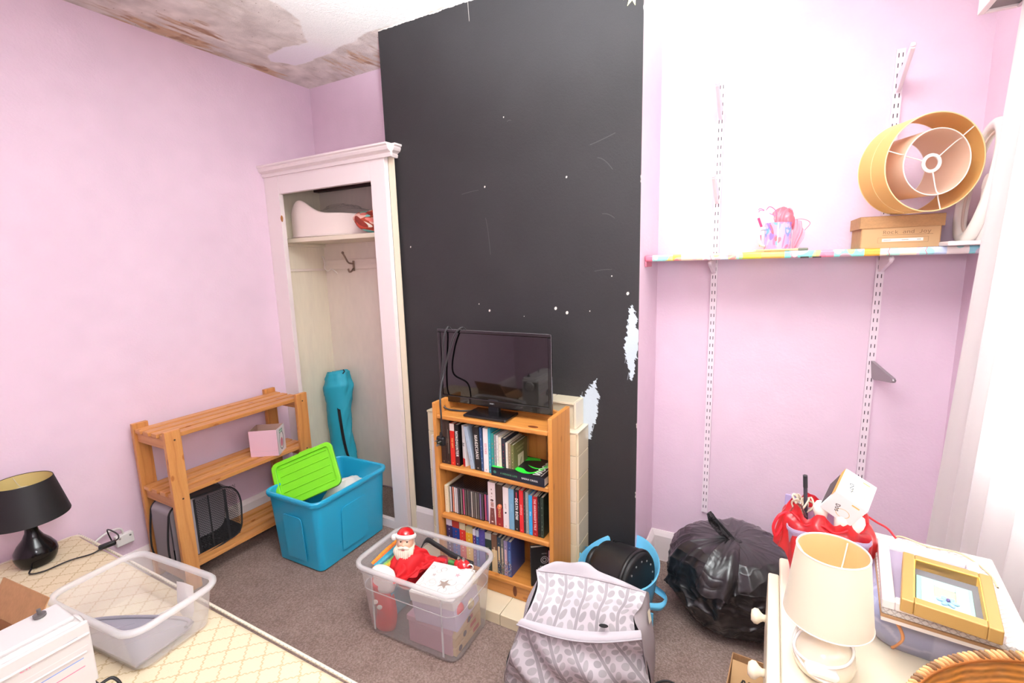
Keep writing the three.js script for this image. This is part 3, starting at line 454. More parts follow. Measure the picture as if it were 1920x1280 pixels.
// ================= BED, LAMP, CLEAR BIN, SEWING MACHINE =================
{
  const T = canvasTex(512, 512, (g, w, h) => { // one lattice cell repeated twice each way
    g.fillStyle = '#dccbac'; g.fillRect(0, 0, w, h);
    g.lineCap = 'round';
    for (let a = 0; a < 2; a++) for (let b = 0; b < 2; b++) { const s = w / 2, x = a * s, y = b * s;
      for (const [x0, y0, x1, y1] of [[0, .5, .5, 0], [.5, 0, 1, .5], [1, .5, .5, 1], [.5, 1, 0, .5]]) for (let i = 0; i < 7; i++) { const t = (i + .5) / 7, cx = x + (x0 + (x1 - x0) * t) * s, cy = y + (y0 + (y1 - y0) * t) * s, an = Math.atan2(y1 - y0, x1 - x0) + (i % 2 ? .7 : -.7); g.fillStyle = 'rgba(180,154,110,.6)'; g.beginPath(); g.ellipse(cx, cy, 18, 7.5, an, 0, 7); g.fill(); }
      g.fillStyle = 'rgba(214,196,162,.5)'; for (let i = 0; i < 5; i++) { g.beginPath(); g.ellipse(x + s * .5 + 20 * Math.cos(i * 1.26), y + s * .5 + 20 * Math.sin(i * 1.26), 13, 5, i * 1.26, 0, 7); g.fill(); } }
    for (let i = 0; i < 4000; i++) { g.fillStyle = i % 2 ? 'rgba(255,246,224,.25)' : 'rgba(190,160,110,.12)'; g.fillRect(hash(i, 1, 9) * w, hash(i, 2, 9) * h, 3, 2); }
  }, true);
  const tick = mat(0xffffff, .8, { map: scaled(T, .15, .15) });
  const t = thing('mattress', 'cream quilted mattress with a diamond leaf pattern along the left wall', 'mattress', [.965, 0, 1.885]);
  part(t, 'ticking', uvm(at(displace(box(1.9, .17, .93, .03, 5), () => {}), 0, .262, 0), 'x'), tick);
  const ring = roundRect(1.9, .93, .03, 4); part(t, 'piping', tube(ring.map(([x, z]) => [x * .9995, .336, z]), .005, 220, 6, true), mat(0xeadfcb, .7)); const st = []; for (let i = 0; i < 110; i++) st.push(at(box(.005, .0015, .003, .0005), -.94 + i * .0172, .3405, -.466)); part(t, 'stitching', merge(st), mat(0xb4b8ae, .8)).userData.kind = 'stuff';
  const b = thing('bed_base', 'cream divan base under the patterned mattress', 'bed base', [.965, 0, 1.885]);
  part(b, 'divan', span(-.94, .94, .03, .175, -.455, .455, .01, 2), mat(0xdccbb0, .85)); for (const x of [-.85, .85]) for (const z of [-.4, .4]) part(b, 'foot', at(new THREE.CylinderGeometry(.02, .018, .03, 16), x, .015, z), blackPlastic);
  const l = thing('black_table_lamp', 'black table lamp with black drum shade standing on the mattress', 'table lamp', [.155, .349, 1.587]);
  const gl = phys(0x0a090a, .16, { specularIntensity: .7 });
  part(l, 'base', lathe([[0, 0], [.044, 0], [.05, .004], [.058, .02], [.063, .04], [.06, .06], [.048, .082], [.03, .105], [.02, .128], [.017, .15], [.02, .168], [.018, .172], [0, .172]], 64), gl);
  part(l, 'stem', at(new THREE.CylinderGeometry(.009, .009, .05, 20), 0, .195, 0), blackPlastic);
  part(l, 'shade', lathe([[.118, .185], [.1185, .187], [.086, .329], [.085, .33], [.0845, .329], [.1165, .187], [.118, .185]], 72), mat(0x131214, .6)); part(l, 'shade_lining', lathe([[.1155, .188], [.0838, .328]], 72), mat(0xd8c383, .6), null, null, 'gold inside of the shade');
  part(l, 'shade_ring', merge([tube([[-.084, .322, 0], [-.04, .305, 0], [0, .3, 0], [.04, .305, 0], [.084, .322, 0]], .0015, 20, 6), tube([[0, .3, 0], [0, .308, .05], [0, .322, .084]], .0015, 12, 6), at(new THREE.TorusGeometry(.016, .002, 6, 24), 0, .3, 0, Math.PI / 2)]), mat(0xd9cfae, .4));
  part(l, 'cord', tube([[.04, .006, .03], [.075, .0045, .045], [.1, .0045, .02], [.105, .0045, -.06], [.13, .0045, -.12], [.135, .012, -.15]], .0028, 60, 6), blackCable);
  part(l, 'inline_switch', at(box(.055, .018, .022, .006, 2), .128, .012, -.168, 0, 1.2, .1), blackPlastic); part(l, 'cord', tube([[.12, .012, -.195], [.1, .006, -.215], [.06, .004, -.23], [-.08, -.02, -.245], [-.125, -.1, -.27]], .0028, 30, 6), blackCable);
}
{
  const t = thing('clear_storage_box', 'shallow clear plastic storage box without its lid standing on the mattress', 'storage box', [.915, .3495, 1.585], .09);
  part(t, 'tub', tub(.36, .205, .4, .238, .142, { r: .03, R: .045, th: .0015, lip: .014, drop: .012, n: 8 }), clearPlastic);
  part(t, 'rim', tube(roundRect(.412, .25, .05, 8).map(([x, z]) => [x, .138, z]), .0095, 160, 10, true), clearRim);
  part(t, 'moulded_rib', tube([[-.06, .006, .1], [-.03, .007, .0], [0, .006, -.1]], .002, 20, 6), clearRim);
  const l = thing('storage_box_lid', 'grey plastic lid lying inside the clear box on the mattress', 'lid', [.905, .362, 1.6], .1);
  const s = poly([[-.168, .085], [-.168, .052], [-.15, .02], [.08, -.075], [.15, -.082], [.166, -.06], [.166, .085]]), gm = mat(0x8b8690, .5);
  part(l, 'panel', at(extr(s, .004, .002), 0, .006, 0, Math.PI / 2, 0, 0), gm);
  part(l, 'raised_rim', tube([[-.16, .01, .05], [-.14, .01, .025], [.08, .01, -.067], [.15, .01, -.074], [.16, .01, -.055]], .006, 60, 6), gm);
  for (const k of [-.07, .0, .07]) part(l, 'rib', tube([[k - .03, .0075, .08], [k + .06, .0075, -.035 - k * .35]], .0025, 6, 6), gm);
  const p = thing('paper_label', 'white paper sheet standing against the inner wall of the clear box', 'paper', [.985, .39, 1.489], [-.12, .09, .06]);
  part(p, 'sheet', sheet([[[-.04, .07, 0], [0, .075, .003], [.04, .07, 0]], [[-.038, 0, .002], [0, 0, .006], [.042, 0, .002]], [[-.03, -.03, 0], [0, -.035, .003], [.03, -.03, 0]]], 5, 5), paper);
}
{ // sewing machine, standing on the mattress near the camera: long axis runs to the left of the picture
  const T = canvasTex(512, 512, (g, w, h) => { g.fillStyle = '#cbc6c3'; g.fillRect(0, 0, w, h);
    g.strokeStyle = '#8a8f98'; g.lineWidth = 3; g.beginPath(); g.moveTo(330, 70); g.lineTo(470, 62); g.stroke(); g.fillStyle = '#777'; g.fillRect(318, 66, 20, 8);
    g.fillStyle = '#e88aa4'; g.font = 'italic bold 40px sans-serif'; g.fillText('CR', 212, 96);
    g.strokeStyle = '#5f83c9'; g.lineWidth = 6; g.beginPath(); g.moveTo(250, 230); g.lineTo(480, 226); g.stroke(); g.strokeStyle = '#e2708c'; g.lineWidth = 7; g.beginPath(); g.moveTo(240, 290); g.lineTo(480, 286); g.stroke(); g.strokeStyle = '#c9c4c6'; g.lineWidth = 3; g.beginPath(); g.moveTo(280, 320); g.lineTo(480, 317); g.stroke();
    g.fillStyle = '#888'; g.fillRect(400, 380, 24, 12); g.fillStyle = '#d8d2d2'; for (let i = 0; i < 6; i++) g.fillRect(30 + 26 * i, 430, 14, 34); g.strokeStyle = '#d8d2d0'; g.lineWidth = 3; g.strokeRect(4, 150, 504, 3); });
  const wp = phys(0xcbc6c3, .32, { clearcoat: .2 }), pr = phys(0xffffff, .32, { map: T, clearcoat: .3 });
  const t = thing('sewing_machine', 'white sewing machine with a stitch dial at the near corner of the mattress', 'sewing machine', [1.105, .349, 1.796], Math.PI / 2); t.scale.y = .9;
  // local: +x right end (pillar), face towards +z
  part(t, 'base_plate', at(box(.36, .07, .17, .012, 3), -.16, .035, 0), wp); part(t, 'pillar', at(box(.11, .23, .13, .018, 4), -.035, .18, 0), wp); part(t, 'arm_housing', at(box(.36, .1, .13, .02, 4), -.16, .252, 0), wp); part(t, 'head_housing', at(box(.08, .17, .13, .018, 4), -.3, .22, 0), wp);
  part(t, 'top_cover', at(box(.34, .014, .1, .006, 2), -.16, .306, -.008), wp);
  part(t, 'front_panel', at(box(.366, .175, .012, .005, 2), -.16, .214, .0655), wp); part(t, 'printed_face', at(new THREE.PlaneGeometry(.2, .2), -.085, .197, .0718), pr);
  part(t, 'face_ridge', at(box(.36, .007, .008, .003, 2), -.16, .268, .072), wp); part(t, 'face_ridge', at(box(.3, .005, .006, .002, 2), -.14, .222, .072), wp);
  const d = part(t, 'stitch_dial', at(lathe([[0, .012], [.018, .012], [.021, .009], [.024, .002], [.024, 0], [0, 0]], 40), 0, 0, 0, Math.PI / 2), wp, [-.145, .246, .071]); part(d, 'pointer', at(box(.004, .024, .006, .002), 0, 0, .013), mat(0xd5737f, .5));
  part(t, 'stitch_dial', at(lathe([[0, .016], [.02, .016], [.025, .01], [.027, 0], [0, 0]], 40), 0, 0, 0, Math.PI / 2), mat(0x8b8080, .5), [-.125, .172, .071], null, 'dark lower dial');
  part(t, 'spool_pin', at(new THREE.CylinderGeometry(.0035, .0035, .03, 12), -.17, .326, -.02), metal); part(t, 'bobbin_winder', merge([at(new THREE.CylinderGeometry(.012, .012, .006, 20), -.03, .318, -.03), at(new THREE.CylinderGeometry(.004, .004, .02, 12), -.03, .325, -.03)]), mat(0x6b6664, .4, { metalness: .5 }));
  part(t, 'hand_wheel', at(lathe([[0, .014], [.03, .014], [.035, .01], [.036, .003], [.034, 0], [0, 0]], 40), .017, .25, 0, 0, 0, -Math.PI / 2), wp); part(t, 'socket', at(box(.012, .04, .035, .004), .024, .075, .04), blackPlastic);
  part(t, 'power_lead', tube([[.03, .085, .04], [.052, .088, .045], [.062, .07, .055], [.062, .02, .07], [.06, .005, .1], [.06, .005, .16], [.07, .005, .24]], .004, 50, 8), blackCable);
  const c = thing('brown_carton', 'open brown cardboard carton behind the sewing machine', 'carton', [.78, .349, 1.9], .1);
  part(c, 'panel', merge([span(-.12, .12, 0, .14, -.09, -.087, 0), span(-.12, .12, 0, .14, .087, .09, 0), span(-.12, -.117, 0, .14, -.087, .087, 0), span(.117, .12, 0, .14, -.087, .087, 0), span(-.117, .117, 0, .003, -.087, .087, 0)]), cardboard); part(c, 'flap', at(span(-.119, .119, 0, .09, 0, .003, 0), 0, .14, -.09, -.5), cardboard); part(c, 'flap', at(span(0, .003, 0, .07, -.088, .088, 0), .12, .139, 0, 0, 0, -2.2), cardboard);
}

// ================= BOOKCASE, TELEVISION, BOOKS =================
const BX0 = 1.312, BX1 = 1.862, BZ0 = .452, BZ1 = .632; // outer faces of the bookcase
{
  const t = thing('bookcase', 'small pine bookcase full of books standing on the tiled hearth', 'bookcase', [0, 0, 0]);
  const pl = (name, x0, x1, y0, y1, z0, z1, grain, m) => plank(t, name, x0, x1, y0, y1, z0, z1, grain, m ?? (rnd() < .5 ? pine : pine2));
  pl('side_panel', BX0, BX0 + .018, .0505, .852, BZ0, BZ1, 'y', pine); pl('side_panel', BX1 - .018, BX1, .0505, .852, BZ0, BZ1, 'y', pine);
  for (const y of [.802, .578, .352, .135]) { const s = part(t, 'shelf', uvm(span(BX0 + .018, BX1 - .018, y - .021, y, BZ0 + .004, BZ1 - .003, .006, 3), 'x', rr(0, 3), rr(0, 3)), rnd() < .5 ? pine : pine2); }
  pl('plinth', BX0 + .018, BX1 - .018, .0505, .112, BZ1 - .032, BZ1 - .014, 'x');
  for (let i = 0; i < 6; i++) { const w = (BX1 - BX0 - .036) / 6, x = BX0 + .018 + i * w; pl('back_board', x + .0008, x + w - .0008, .06, .8, BZ0 - .001, BZ0 + .004, 'y'); }
  const top = new THREE.Shape(); top.moveTo(0, 0); top.lineTo(0, .02); top.quadraticCurveTo(.06, .024, .11, .052); top.quadraticCurveTo(.257, .075, .404, .052); top.quadraticCurveTo(.454, .024, .514, .02); top.lineTo(.514, 0); top.closePath();
  part(t, 'back_rail', uvm(at(extr(top, .012, .001), BX0 + .018, .8, BZ0), 'x', .3, .1), pine);
  const knot = mat(0x6a2f12, .45);
  const kn = (g, pos, rot) => part(t, 'wood_knot', g, knot, pos, rot);
  kn(new THREE.CylinderGeometry(.021, .021, .0008, 24).scale(1, 1, .5), [1.772, .8024, .605]); kn(new THREE.CylinderGeometry(.012, .012, .0008, 20).scale(.75, 1, 2), [1.68, .085, BZ1 - .0136], [Math.PI / 2, 0, 0]);
}
{
  const t = thing('television', 'black flat screen television standing on top of the pine bookcase', 'television', [1.556, .8025, .53]);
  const gloss = phys(0x050506, .06, { clearcoat: 1, clearcoatRoughness: .02 }), bez = phys(0x0b0b0c, .18, { clearcoat: .6 });
  part(t, 'screen_panel', at(box(.505, .275, .006, .002), 0, .198, .0035), gloss); part(t, 'frame', merge([at(box(.534, .03, .012, .004, 2), 0, .045, .004), at(box(.534, .012, .012, .003, 2), 0, .341, .004), at(box(.014, .28, .012, .003, 2), -.26, .195, .004), at(box(.014, .28, .012, .003, 2), .26, .195, .004)]), bez);
  part(t, 'back_housing', at(box(.5, .29, .03, .012, 3), 0, .2, -.018), blackPlastic); part(t, 'edge_trim', merge([at(box(.532, .0016, .003, .0005), 0, .3476, .009), at(box(.0016, .31, .003, .0005), .2668, .192, .009)]), mat(0x9c9ca0, .25, { metalness: .8 }), null, null, 'thin bright edge line');
  part(t, 'neck', at(box(.05, .06, .025, .006, 2), 0, .035, -.004), blackPlastic); const st = part(t, 'stand_foot', at(box(.2, .012, .115, .005, 2), 0, .006, .028), phys(0x101011, .25, { clearcoat: .4 }));
  const logo = canvasTex(256, 64, (g, w, h) => { g.fillStyle = '#0b0b0c'; g.fillRect(0, 0, w, h); g.fillStyle = '#d7d7da'; g.font = 'bold 50px sans-serif'; g.textAlign = 'center'; g.fillText('SHARP', w / 2, 50); });
  part(t, 'badge', at(new THREE.PlaneGeometry(.03, .0075), -.005, .046, .0103), mat(0xffffff, .4, { map: logo }));
  const vents = []; for (let i = 0; i < 12; i++) vents.push(at(box(.003, .006, .012, .001), .251, .08 + i * .012, -.016)); part(t, 'side_ports', merge(vents), mat(0x8d8d92, .5));
  const c = thing('power_cable', 'black power cable draped over the television with its plug hanging before the books', 'cable', [0, 0, 0]);
  part(c, 'lead', tube([[1.45, .86, .49], [1.43, 1.0, .485], [1.42, 1.12, .495], [1.414, 1.16, .53], [1.395, 1.14, .55], [1.362, 1.067, .555], [1.335, .95, .575], [1.365, .89, .64], [1.372, .8, .65], [1.37, .73, .65]], .0038, 90, 8), phys(0x2b2a2c, .3));
  part(c, 'lead', tube([[1.37, .86, .49], [1.362, 1.0, .49], [1.346, 1.13, .505], [1.342, 1.16, .53], [1.334, 1.13, .548], [1.322, 1.024, .552], [1.312, .94, .556], [1.31, .86, .565], [1.335, .815, .572], [1.39, .807, .565], [1.46, .808, .545]], .0038, 90, 8), phys(0x2b2a2c, .3));
  const plug = part(c, 'plug', merge([at(box(.044, .04, .024, .009, 3), 0, 0, 0), at(new THREE.CylinderGeometry(.005, .008, .02, 14), 0, .028, 0)]), blackPlastic, [1.368, .698, .652], [0, -.2, 0]); part(plug, 'pin', merge([at(box(.006, .003, .016, .0005), -.01, .004, .019), at(box(.006, .003, .016, .0005), .01, .004, .019), at(box(.003, .008, .018, .0005), 0, -.012, .02)]), metal);
}
// every book is a cover (spine and two boards) round a block of pages; spines share one sheet of print
const ATW = 32, ATH = 2, CW = 64, CH = 512, spines = []; let atlas;
const bookDefs = [];
function book(name, label, x, w, h, d, y, zf, spec, o = {}) { bookDefs.push({ name, label, x, w, h, d, y, zf, spec, o }); }
const yA = .5785, yB = .3525, yC = .1355, ZF = .61;
// [colour, draw]
const T1 = (bg, fg, text, size = 40, o = {}) => ({ bg, fg, text, size, ...o });
{
  const row = (y, x0, list, zf = ZF) => { let x = x0; for (const [label, w, h, spec, o = {}] of list) { book(o.name ?? 'book', label, x + (o.gap ?? 0) + w / 2, w - .0012, h, o.d ?? .12, y, (o.zf ?? zf), spec, o); x += w + (o.gap ?? 0); } };
  row(yA, 1.3325, [
    ['dark brown hardback first on the left of the top book row', .026, .196, T1('#3a2823', '#b7a58d', 'tales', 26)],
    ['dark brown book with a pale line, second on the top book row', .022, .196, T1('#33241f', '#8c7c68', '|||', 30, { line: '#9d9488' })],
    ['red paperback with gold lettering between a brown book and a black one', .024, .184, T1('#d0261f', '#f0c76a', 'THE GIFT', 28, { top: '#e8d9cf' })],
    ['black and dark red paperback with upright white title MINDHUNTER', .022, .183, T1('#161112', '#f5f2ee', 'MINDHUNTER', 46, { low: '#4d0f18' })],
    ['white paperback with red bottom turned to show its cover on the top row', .018, .18, T1('#e9e3e0', '#333', 'M', 50, { low: '#c01822', lowH: .2 }), { zf: .6, turn: -.42, gap: .006, d: .1 }],
    ['pale blue-grey paperback leaning left beside the black fantasy paperback', .019, .183, T1('#a9b7c6', '#8897a8', '', 20), { tilt: .16, gap: .03 }],
    ['black paperback with white title MAGICIANS leaning on the top row', .03, .186, T1('#1b1a1b', '#e9e4da', 'MAGICIANS', 50), { tilt: .05, gap: .004 }],
    ['thin dark blue book beside the black paperback titled MAGICIANS', .012, .188, T1('#2f4d78', '#cfd8e6', '', 20), { tilt: .03 }],
    ['white paperback with pink lettering on the top row', .024, .187, T1('#f3eceb', '#d3707f', 'SISTERS', 34)],
    ['thin teal book next to the white paperback with pink lettering', .013, .19, T1('#2f97ab', '#d7edf0', '', 20)],
    ['thin green children\'s book with a red dot on the top row', .014, .172, T1('#2c8f86', '#e0473f', '', 30, { dot: '#e0473f' })],
    ['thin grey children\'s book beside the green one', .011, .168, T1('#8e8b8c', '#ddd', '', 20)],
    ['thin white children\'s book in the middle of the top row', .01, .166, T1('#d9d5d0', '#a55', '', 20)],
    ['thin cream children\'s book in the middle of the top row', .014, .16, T1('#e8dfc8', '#b89', '', 20)],
    ['dark navy slim hardback behind the book lying flat', .018, .158, T1('#262c3a', '#c33', '', 20, { low: '#52303a', lowH: .2 })],
    ['thin cream book with worn spine behind the flat book', .011, .142, T1('#e9e0cf', '#b9a98f', '', 20)],
    ['thin brown book between a cream book and the olive one', .013, .14, T1('#8d7a60', '#cabb9c', '', 20)],
    ['olive green small book showing its cover with a cream plate', .014, .137, T1('#6c6b3f', '#d8d0a4', '', 20), { plate: true }],
  ]);
  row(yB, 1.338, [
    ['cream cardboard slipcase left of the compact disc cases', .018, .125, T1('#e3d3b0', '#c3b08a', '', 20), { name: 'slipcase', d: .135 }],
  ]);
  row(yB, 1.56, [
    ['thick white paperback with a figure printed on its spine beside the disc cases', .036, .186, T1('#e5d5d2', '#8d6b62', '', 30, { fig: '#6e3a34' })],
    ['thick dark brown and red paperback with title KINGS', .034, .183, T1('#3a241c', '#d8b06a', 'KINGS', 40, { low: '#8c1a20', lowH: .45, glow: '#e2653a' })],
    ['slim white paperback with a tiny black bird on its spine', .027, .178, T1('#efe4e1', '#c9a9a4', 'grief', 26, { dot: '#22222a' })],
    ['grey-blue paperback right of the slim white one', .025, .177, T1('#6fa0bd', '#86b2cb', 'NIGHT', 30)],
    ['black paperback with white title DEATH ROW', .023, .178, T1('#17141a', '#f2efec', 'DEATH ROW', 46, { mark: '#c5354a' })],
    ['bright red paperback on the middle row', .019, .18, T1('#d8232b', '#f3b9b0', 'ordinary', 30)],
    ['thin black book right of the bright red paperback', .009, .178, T1('#2a2d2e', '#999', '', 20)],
    ['thin grey book left of the bright blue one', .014, .178, T1('#8f958f', '#bbb', '', 20)],
    ['bright blue paperback near the right end of the middle row', .016, .168, T1('#2aa0dd', '#c5e6f7', 'blue', 26)],
    ['red paperback with white title THE HANDMAID\'S TALE', .023, .168, T1('#a81920', '#f1d9d2', "THE HANDMAID'S TALE", 36)],
    ['thin black book next to the right end of the middle row', .011, .172, T1('#1b1b1c', '#777', '', 20)],
    ['dark green book last on the right of the middle row', .016, .17, T1('#25352b', '#8fa38f', '', 24)],
  ]);
  row(yC, 1.337, [
    ['dark purple book with white top, first on the bottom row', .032, .188, T1('#33244f', '#cfc6d8', '', 24, { top: '#d8d2dc' })],
    ['dark blue book with red top band on the bottom row', .038, .184, T1('#24418c', '#c8402f', '', 24, { top: '#b23a2c' })],
    ['red book with cream top on the bottom row', .032, .184, T1('#d2322a', '#e8dcb8', '', 24, { top: '#d8cba0' })],
    ['yellow book on the bottom row', .036, .176, T1('#e2a928', '#f2e6b2', '', 24, { top: '#c9bf8f' })],
    ['purple book with white top between yellow and blue on the bottom row', .016, .172, T1('#5e2f72', '#e2d8e6', '', 24, { top: '#e6e0e8' })],
    ['small blue book left of the violet one with a ribbon', .016, .17, T1('#2f5b9c', '#cbd7ea', '', 24, { top: '#b9c2d2' })],
    ['violet hardback with a black ribbon marker on the bottom row', .03, .178, T1('#514a93', '#6d66ad', '', 24), { ribbon: true }],
    ['thick dark green fantasy paperback on the bottom row', .031, .172, T1('#2c3a37', '#c7b899', 'SAGA', 34, { glow: '#c9583a', top: '#b9bcb6' })],
    ['brown and cream tall paperback on the bottom row', .028, .172, T1('#6e4d3c', '#f2dcb6', 'WESTERN', 30, { low: '#d9bd90', lowH: .6 })],
    ['thin dark paperback with a cream panel on the bottom row', .017, .165, T1('#2b3c4c', '#e3c79a', '', 24, { panel: '#d9b98a' })],
    ['thin grey and tan paperback on the bottom row', .014, .162, T1('#6b6a60', '#d8c5a2', '', 24, { panel: '#bfae94' })],
    ['thin lilac paperback on the bottom row', .018, .158, T1('#8d7f9c', '#e6d3d8', '', 24, { panel: '#d8b0b0' })],
    ['thin blue paperback right of the lilac one on the bottom row', .018, .158, T1('#3d4f86', '#8fa4cf', '', 24, { panel: '#5a79ac' })],
  ]);
  book('book', 'black hardback turned to show its cover at the right of the bottom row', 1.753, .018, .168, .11, yC, .614, T1('#1b1a1c', '#cfcacc', '', 24), { turn: -.95, cover: true });
  book('book', 'dark red book behind the black hardback on the bottom row', 1.803, .016, .16, .12, yC, .585, T1('#5a1422', '#c99', '', 24));
  book('book', 'thin pink and white book at the right end of the bottom row', 1.82, .009, .15, .12, yC, .58, T1('#d49aa8', '#fff', '', 24));
  book('book', 'thin black book last on the right of the bottom row', 1.833, .012, .152, .12, yC, .575, T1('#232026', '#99a', '', 24));
}
{
  atlas = canvasTex(2048, 1024, (g) => {
    g.fillStyle = '#888'; g.fillRect(0, 0, 2048, 1024);
    bookDefs.forEach(({ spec: s, w, h }, i) => {
      const X = (i % ATW) * CW, Y = Math.floor(i / ATW) * CH; g.save(); g.beginPath(); g.rect(X, Y, CW, CH); g.clip(); g.translate(X, Y);
      g.fillStyle = s.bg; g.fillRect(0, 0, CW, CH);
      const b0 = 10, hh = CH - b0; // first rows stay plain for the boards
      if (s.top) { g.fillStyle = s.top; g.fillRect(0, b0, CW, hh * .17); }
      if (s.low) { g.fillStyle = s.low; g.fillRect(0, b0 + hh * (1 - (s.lowH ?? .42)), CW, hh); }
      if (s.panel) { g.fillStyle = s.panel; g.fillRect(14, b0 + hh * .25, 36, hh * .42); for (let q = 0; q < 40; q++) { g.fillStyle = ['#3b5a6a', '#caa06a', '#7a3b3b', '#d8d2c4'][q % 4]; g.globalAlpha = .5; g.fillRect(hash(q, i, 3) * CW, b0 + hh * (.55 + .42 * hash(q, i, 4)), 14, 18); g.globalAlpha = 1; } }
      if (s.glow) { g.fillStyle = s.glow; g.beginPath(); g.ellipse(34, b0 + hh * .52, 20, 34, .3, 0, 7); g.fill(); g.fillStyle = '#f2c08a'; g.beginPath(); g.ellipse(36, b0 + hh * .5, 9, 14, 0, 0, 7); g.fill(); }
      if (s.fig) { g.fillStyle = '#4b2a26'; g.beginPath(); g.arc(34, b0 + hh * .42, 13, 0, 7); g.fill(); g.fillStyle = '#b98a80'; g.fillRect(22, b0 + hh * .46, 26, 60); g.fillStyle = s.fig; g.beginPath(); g.moveTo(8, b0 + hh); g.lineTo(18, b0 + hh * .6); g.lineTo(50, b0 + hh * .6); g.lineTo(58, b0 + hh); g.fill(); g.fillStyle = '#f3e8e0'; g.beginPath(); g.arc(32, b0 + hh * .93, 9, 0, 7); g.fill(); }
      if (s.line) { g.fillStyle = s.line; g.fillRect(36, b0 + hh * .2, 5, hh * .55); }
      if (s.dot) { g.fillStyle = s.dot; g.beginPath(); g.ellipse(30, b0 + hh * .62, 9, 12, .5, 0, 7); g.fill(); }
      if (s.mark) { g.fillStyle = s.mark; g.fillRect(26, b0 + hh * .06, 12, hh * .24); }
      if (s.text) { g.save(); g.translate(CW / 2, b0 + hh * (s.low && (s.lowH ?? .42) > .4 && s.text === 'KINGS' ? .66 : .46)); g.rotate(Math.PI / 2); g.fillStyle = s.fg; const asp = (h / hh) / (w / CW); g.scale(1, asp > 0 ? Math.min(1.7, Math.max(.5, (h / hh) / (w / CW))) : 1); g.font = `bold ${s.size}px sans-serif`; g.textAlign = 'center'; g.textBaseline = 'middle'; const m = g.measureText(s.text).width; if (m > hh * .8) g.scale(hh * .8 / m, 1); g.fillText(s.text, 0, 0); g.restore(); }
      else { g.fillStyle = s.fg; for (let q = 0; q < 8; q++) g.fillRect(26 + 4 * hash(q, i, 1), b0 + hh * (.15 + .09 * q), 8, hh * .05 * hash(q, i, 2)); }
      g.fillStyle = s.fg; g.globalAlpha = .7; g.fillRect(24, CH - 34, 14, 12); g.globalAlpha = 1; g.restore();
    });
  });
  const coverMat = phys(0xffffff, .42, { map: atlas, clearcoat: .15 });
  const cell = (i) => { const c = i % ATW, r = Math.floor(i / ATW); return { u0: (c * CW + 1) / 2048, u1: ((c + 1) * CW - 1) / 2048, v1: 1 - (r * CH + 11) / 1024, v0: 1 - ((r + 1) * CH - 1) / 1024, pu: (c * CW + 32) / 2048, pv: 1 - (r * CH + 4) / 1024 }; };
  const coverCard = canvasTex(256, 384, (g, w, h) => { g.fillStyle = '#19181a'; g.fillRect(0, 0, w, h); g.strokeStyle = '#bdb8ba'; g.lineWidth = 6; g.beginPath(); g.arc(128, 130, 34, 0, 7); g.stroke(); g.beginPath(); g.arc(128, 130, 18, 0, 7); g.stroke(); g.fillStyle = '#d8d4d2'; g.font = 'bold 30px sans-serif'; g.textAlign = 'center'; g.fillText('BLACK', 128, 210); g.font = '18px sans-serif'; g.fillText('stories', 128, 70); g.fillText('a novel', 128, 350); });
  const plateCard = canvasTex(256, 320, (g, w, h) => { g.fillStyle = '#6d6c42'; g.fillRect(0, 0, w, h); g.fillStyle = '#b9b588'; g.font = 'bold 26px serif'; g.textAlign = 'center'; g.fillText('A COUNTRY', 120, 56); g.fillText('GARDEN', 120, 90); g.fillStyle = '#e3dcc0'; g.fillRect(70, 120, 110, 150); g.fillStyle = '#a9a07c'; g.beginPath(); g.ellipse(125, 200, 14, 40, .4, 0, 7); g.fill(); });
  const pages = mat(0xe9dfcb, .85);
  bookDefs.forEach((b, i) => {
    const { w, h, d, o } = b, k = cell(i), zf = b.zf;
    const t = thing(b.name, b.label, b.name === 'book' ? 'book' : 'slipcase', [b.x, b.y, zf], [0, o.turn ?? 0, o.tilt ?? 0]);
    if (o.tilt) t.position.y += .5 * w * Math.sin(o.tilt);
    const th = Math.min(.0022, w * .22), parts = [span(-w / 2, w / 2, 0, h, -.002, 0, .0012), span(-w / 2, -w / 2 + th, 0, h, -d, -.001, .0008), span(w / 2 - th, w / 2, 0, h, -d, -.001, .0008)];
    parts.forEach((g, q) => { const p = g.attributes.position, n = g.attributes.normal, uv = g.attributes.uv; for (let j = 0; j < p.count; j++) { if (q === 0 && p.getZ(j) > -.0013) uv.setXY(j, k.u0 + (k.u1 - k.u0) * clamp((p.getX(j) + w / 2) / w), k.v0 + (k.v1 - k.v0) * clamp(p.getY(j) / h)); else uv.setXY(j, k.pu, k.pv); } });
    part(t, b.name === 'book' ? 'cover' : 'sleeve', merge(parts), coverMat);
    part(t, b.name === 'book' ? 'pages' : 'filling', span(-w / 2 + th, w / 2 - th, .002, h - .003, -d + .003, -.002, 0), pages);
    if (o.plate || o.cover) { const g = new THREE.PlaneGeometry(d * .98, h * .98); at(g, w / 2 + .0004, h / 2, -d / 2, 0, Math.PI / 2, 0); part(t, 'front_cover', g, mat(0xffffff, .4, { map: o.cover ? coverCard : plateCard })); }
    if (o.ribbon) part(t, 'ribbon', at(tube([[0, .002, .001], [.004, -.001, .006], [.008, .0, .012], [.012, .001, .016]], .0016, 12, 5), w / 2 - .012, .002, 0), blackMatt);
  });
}
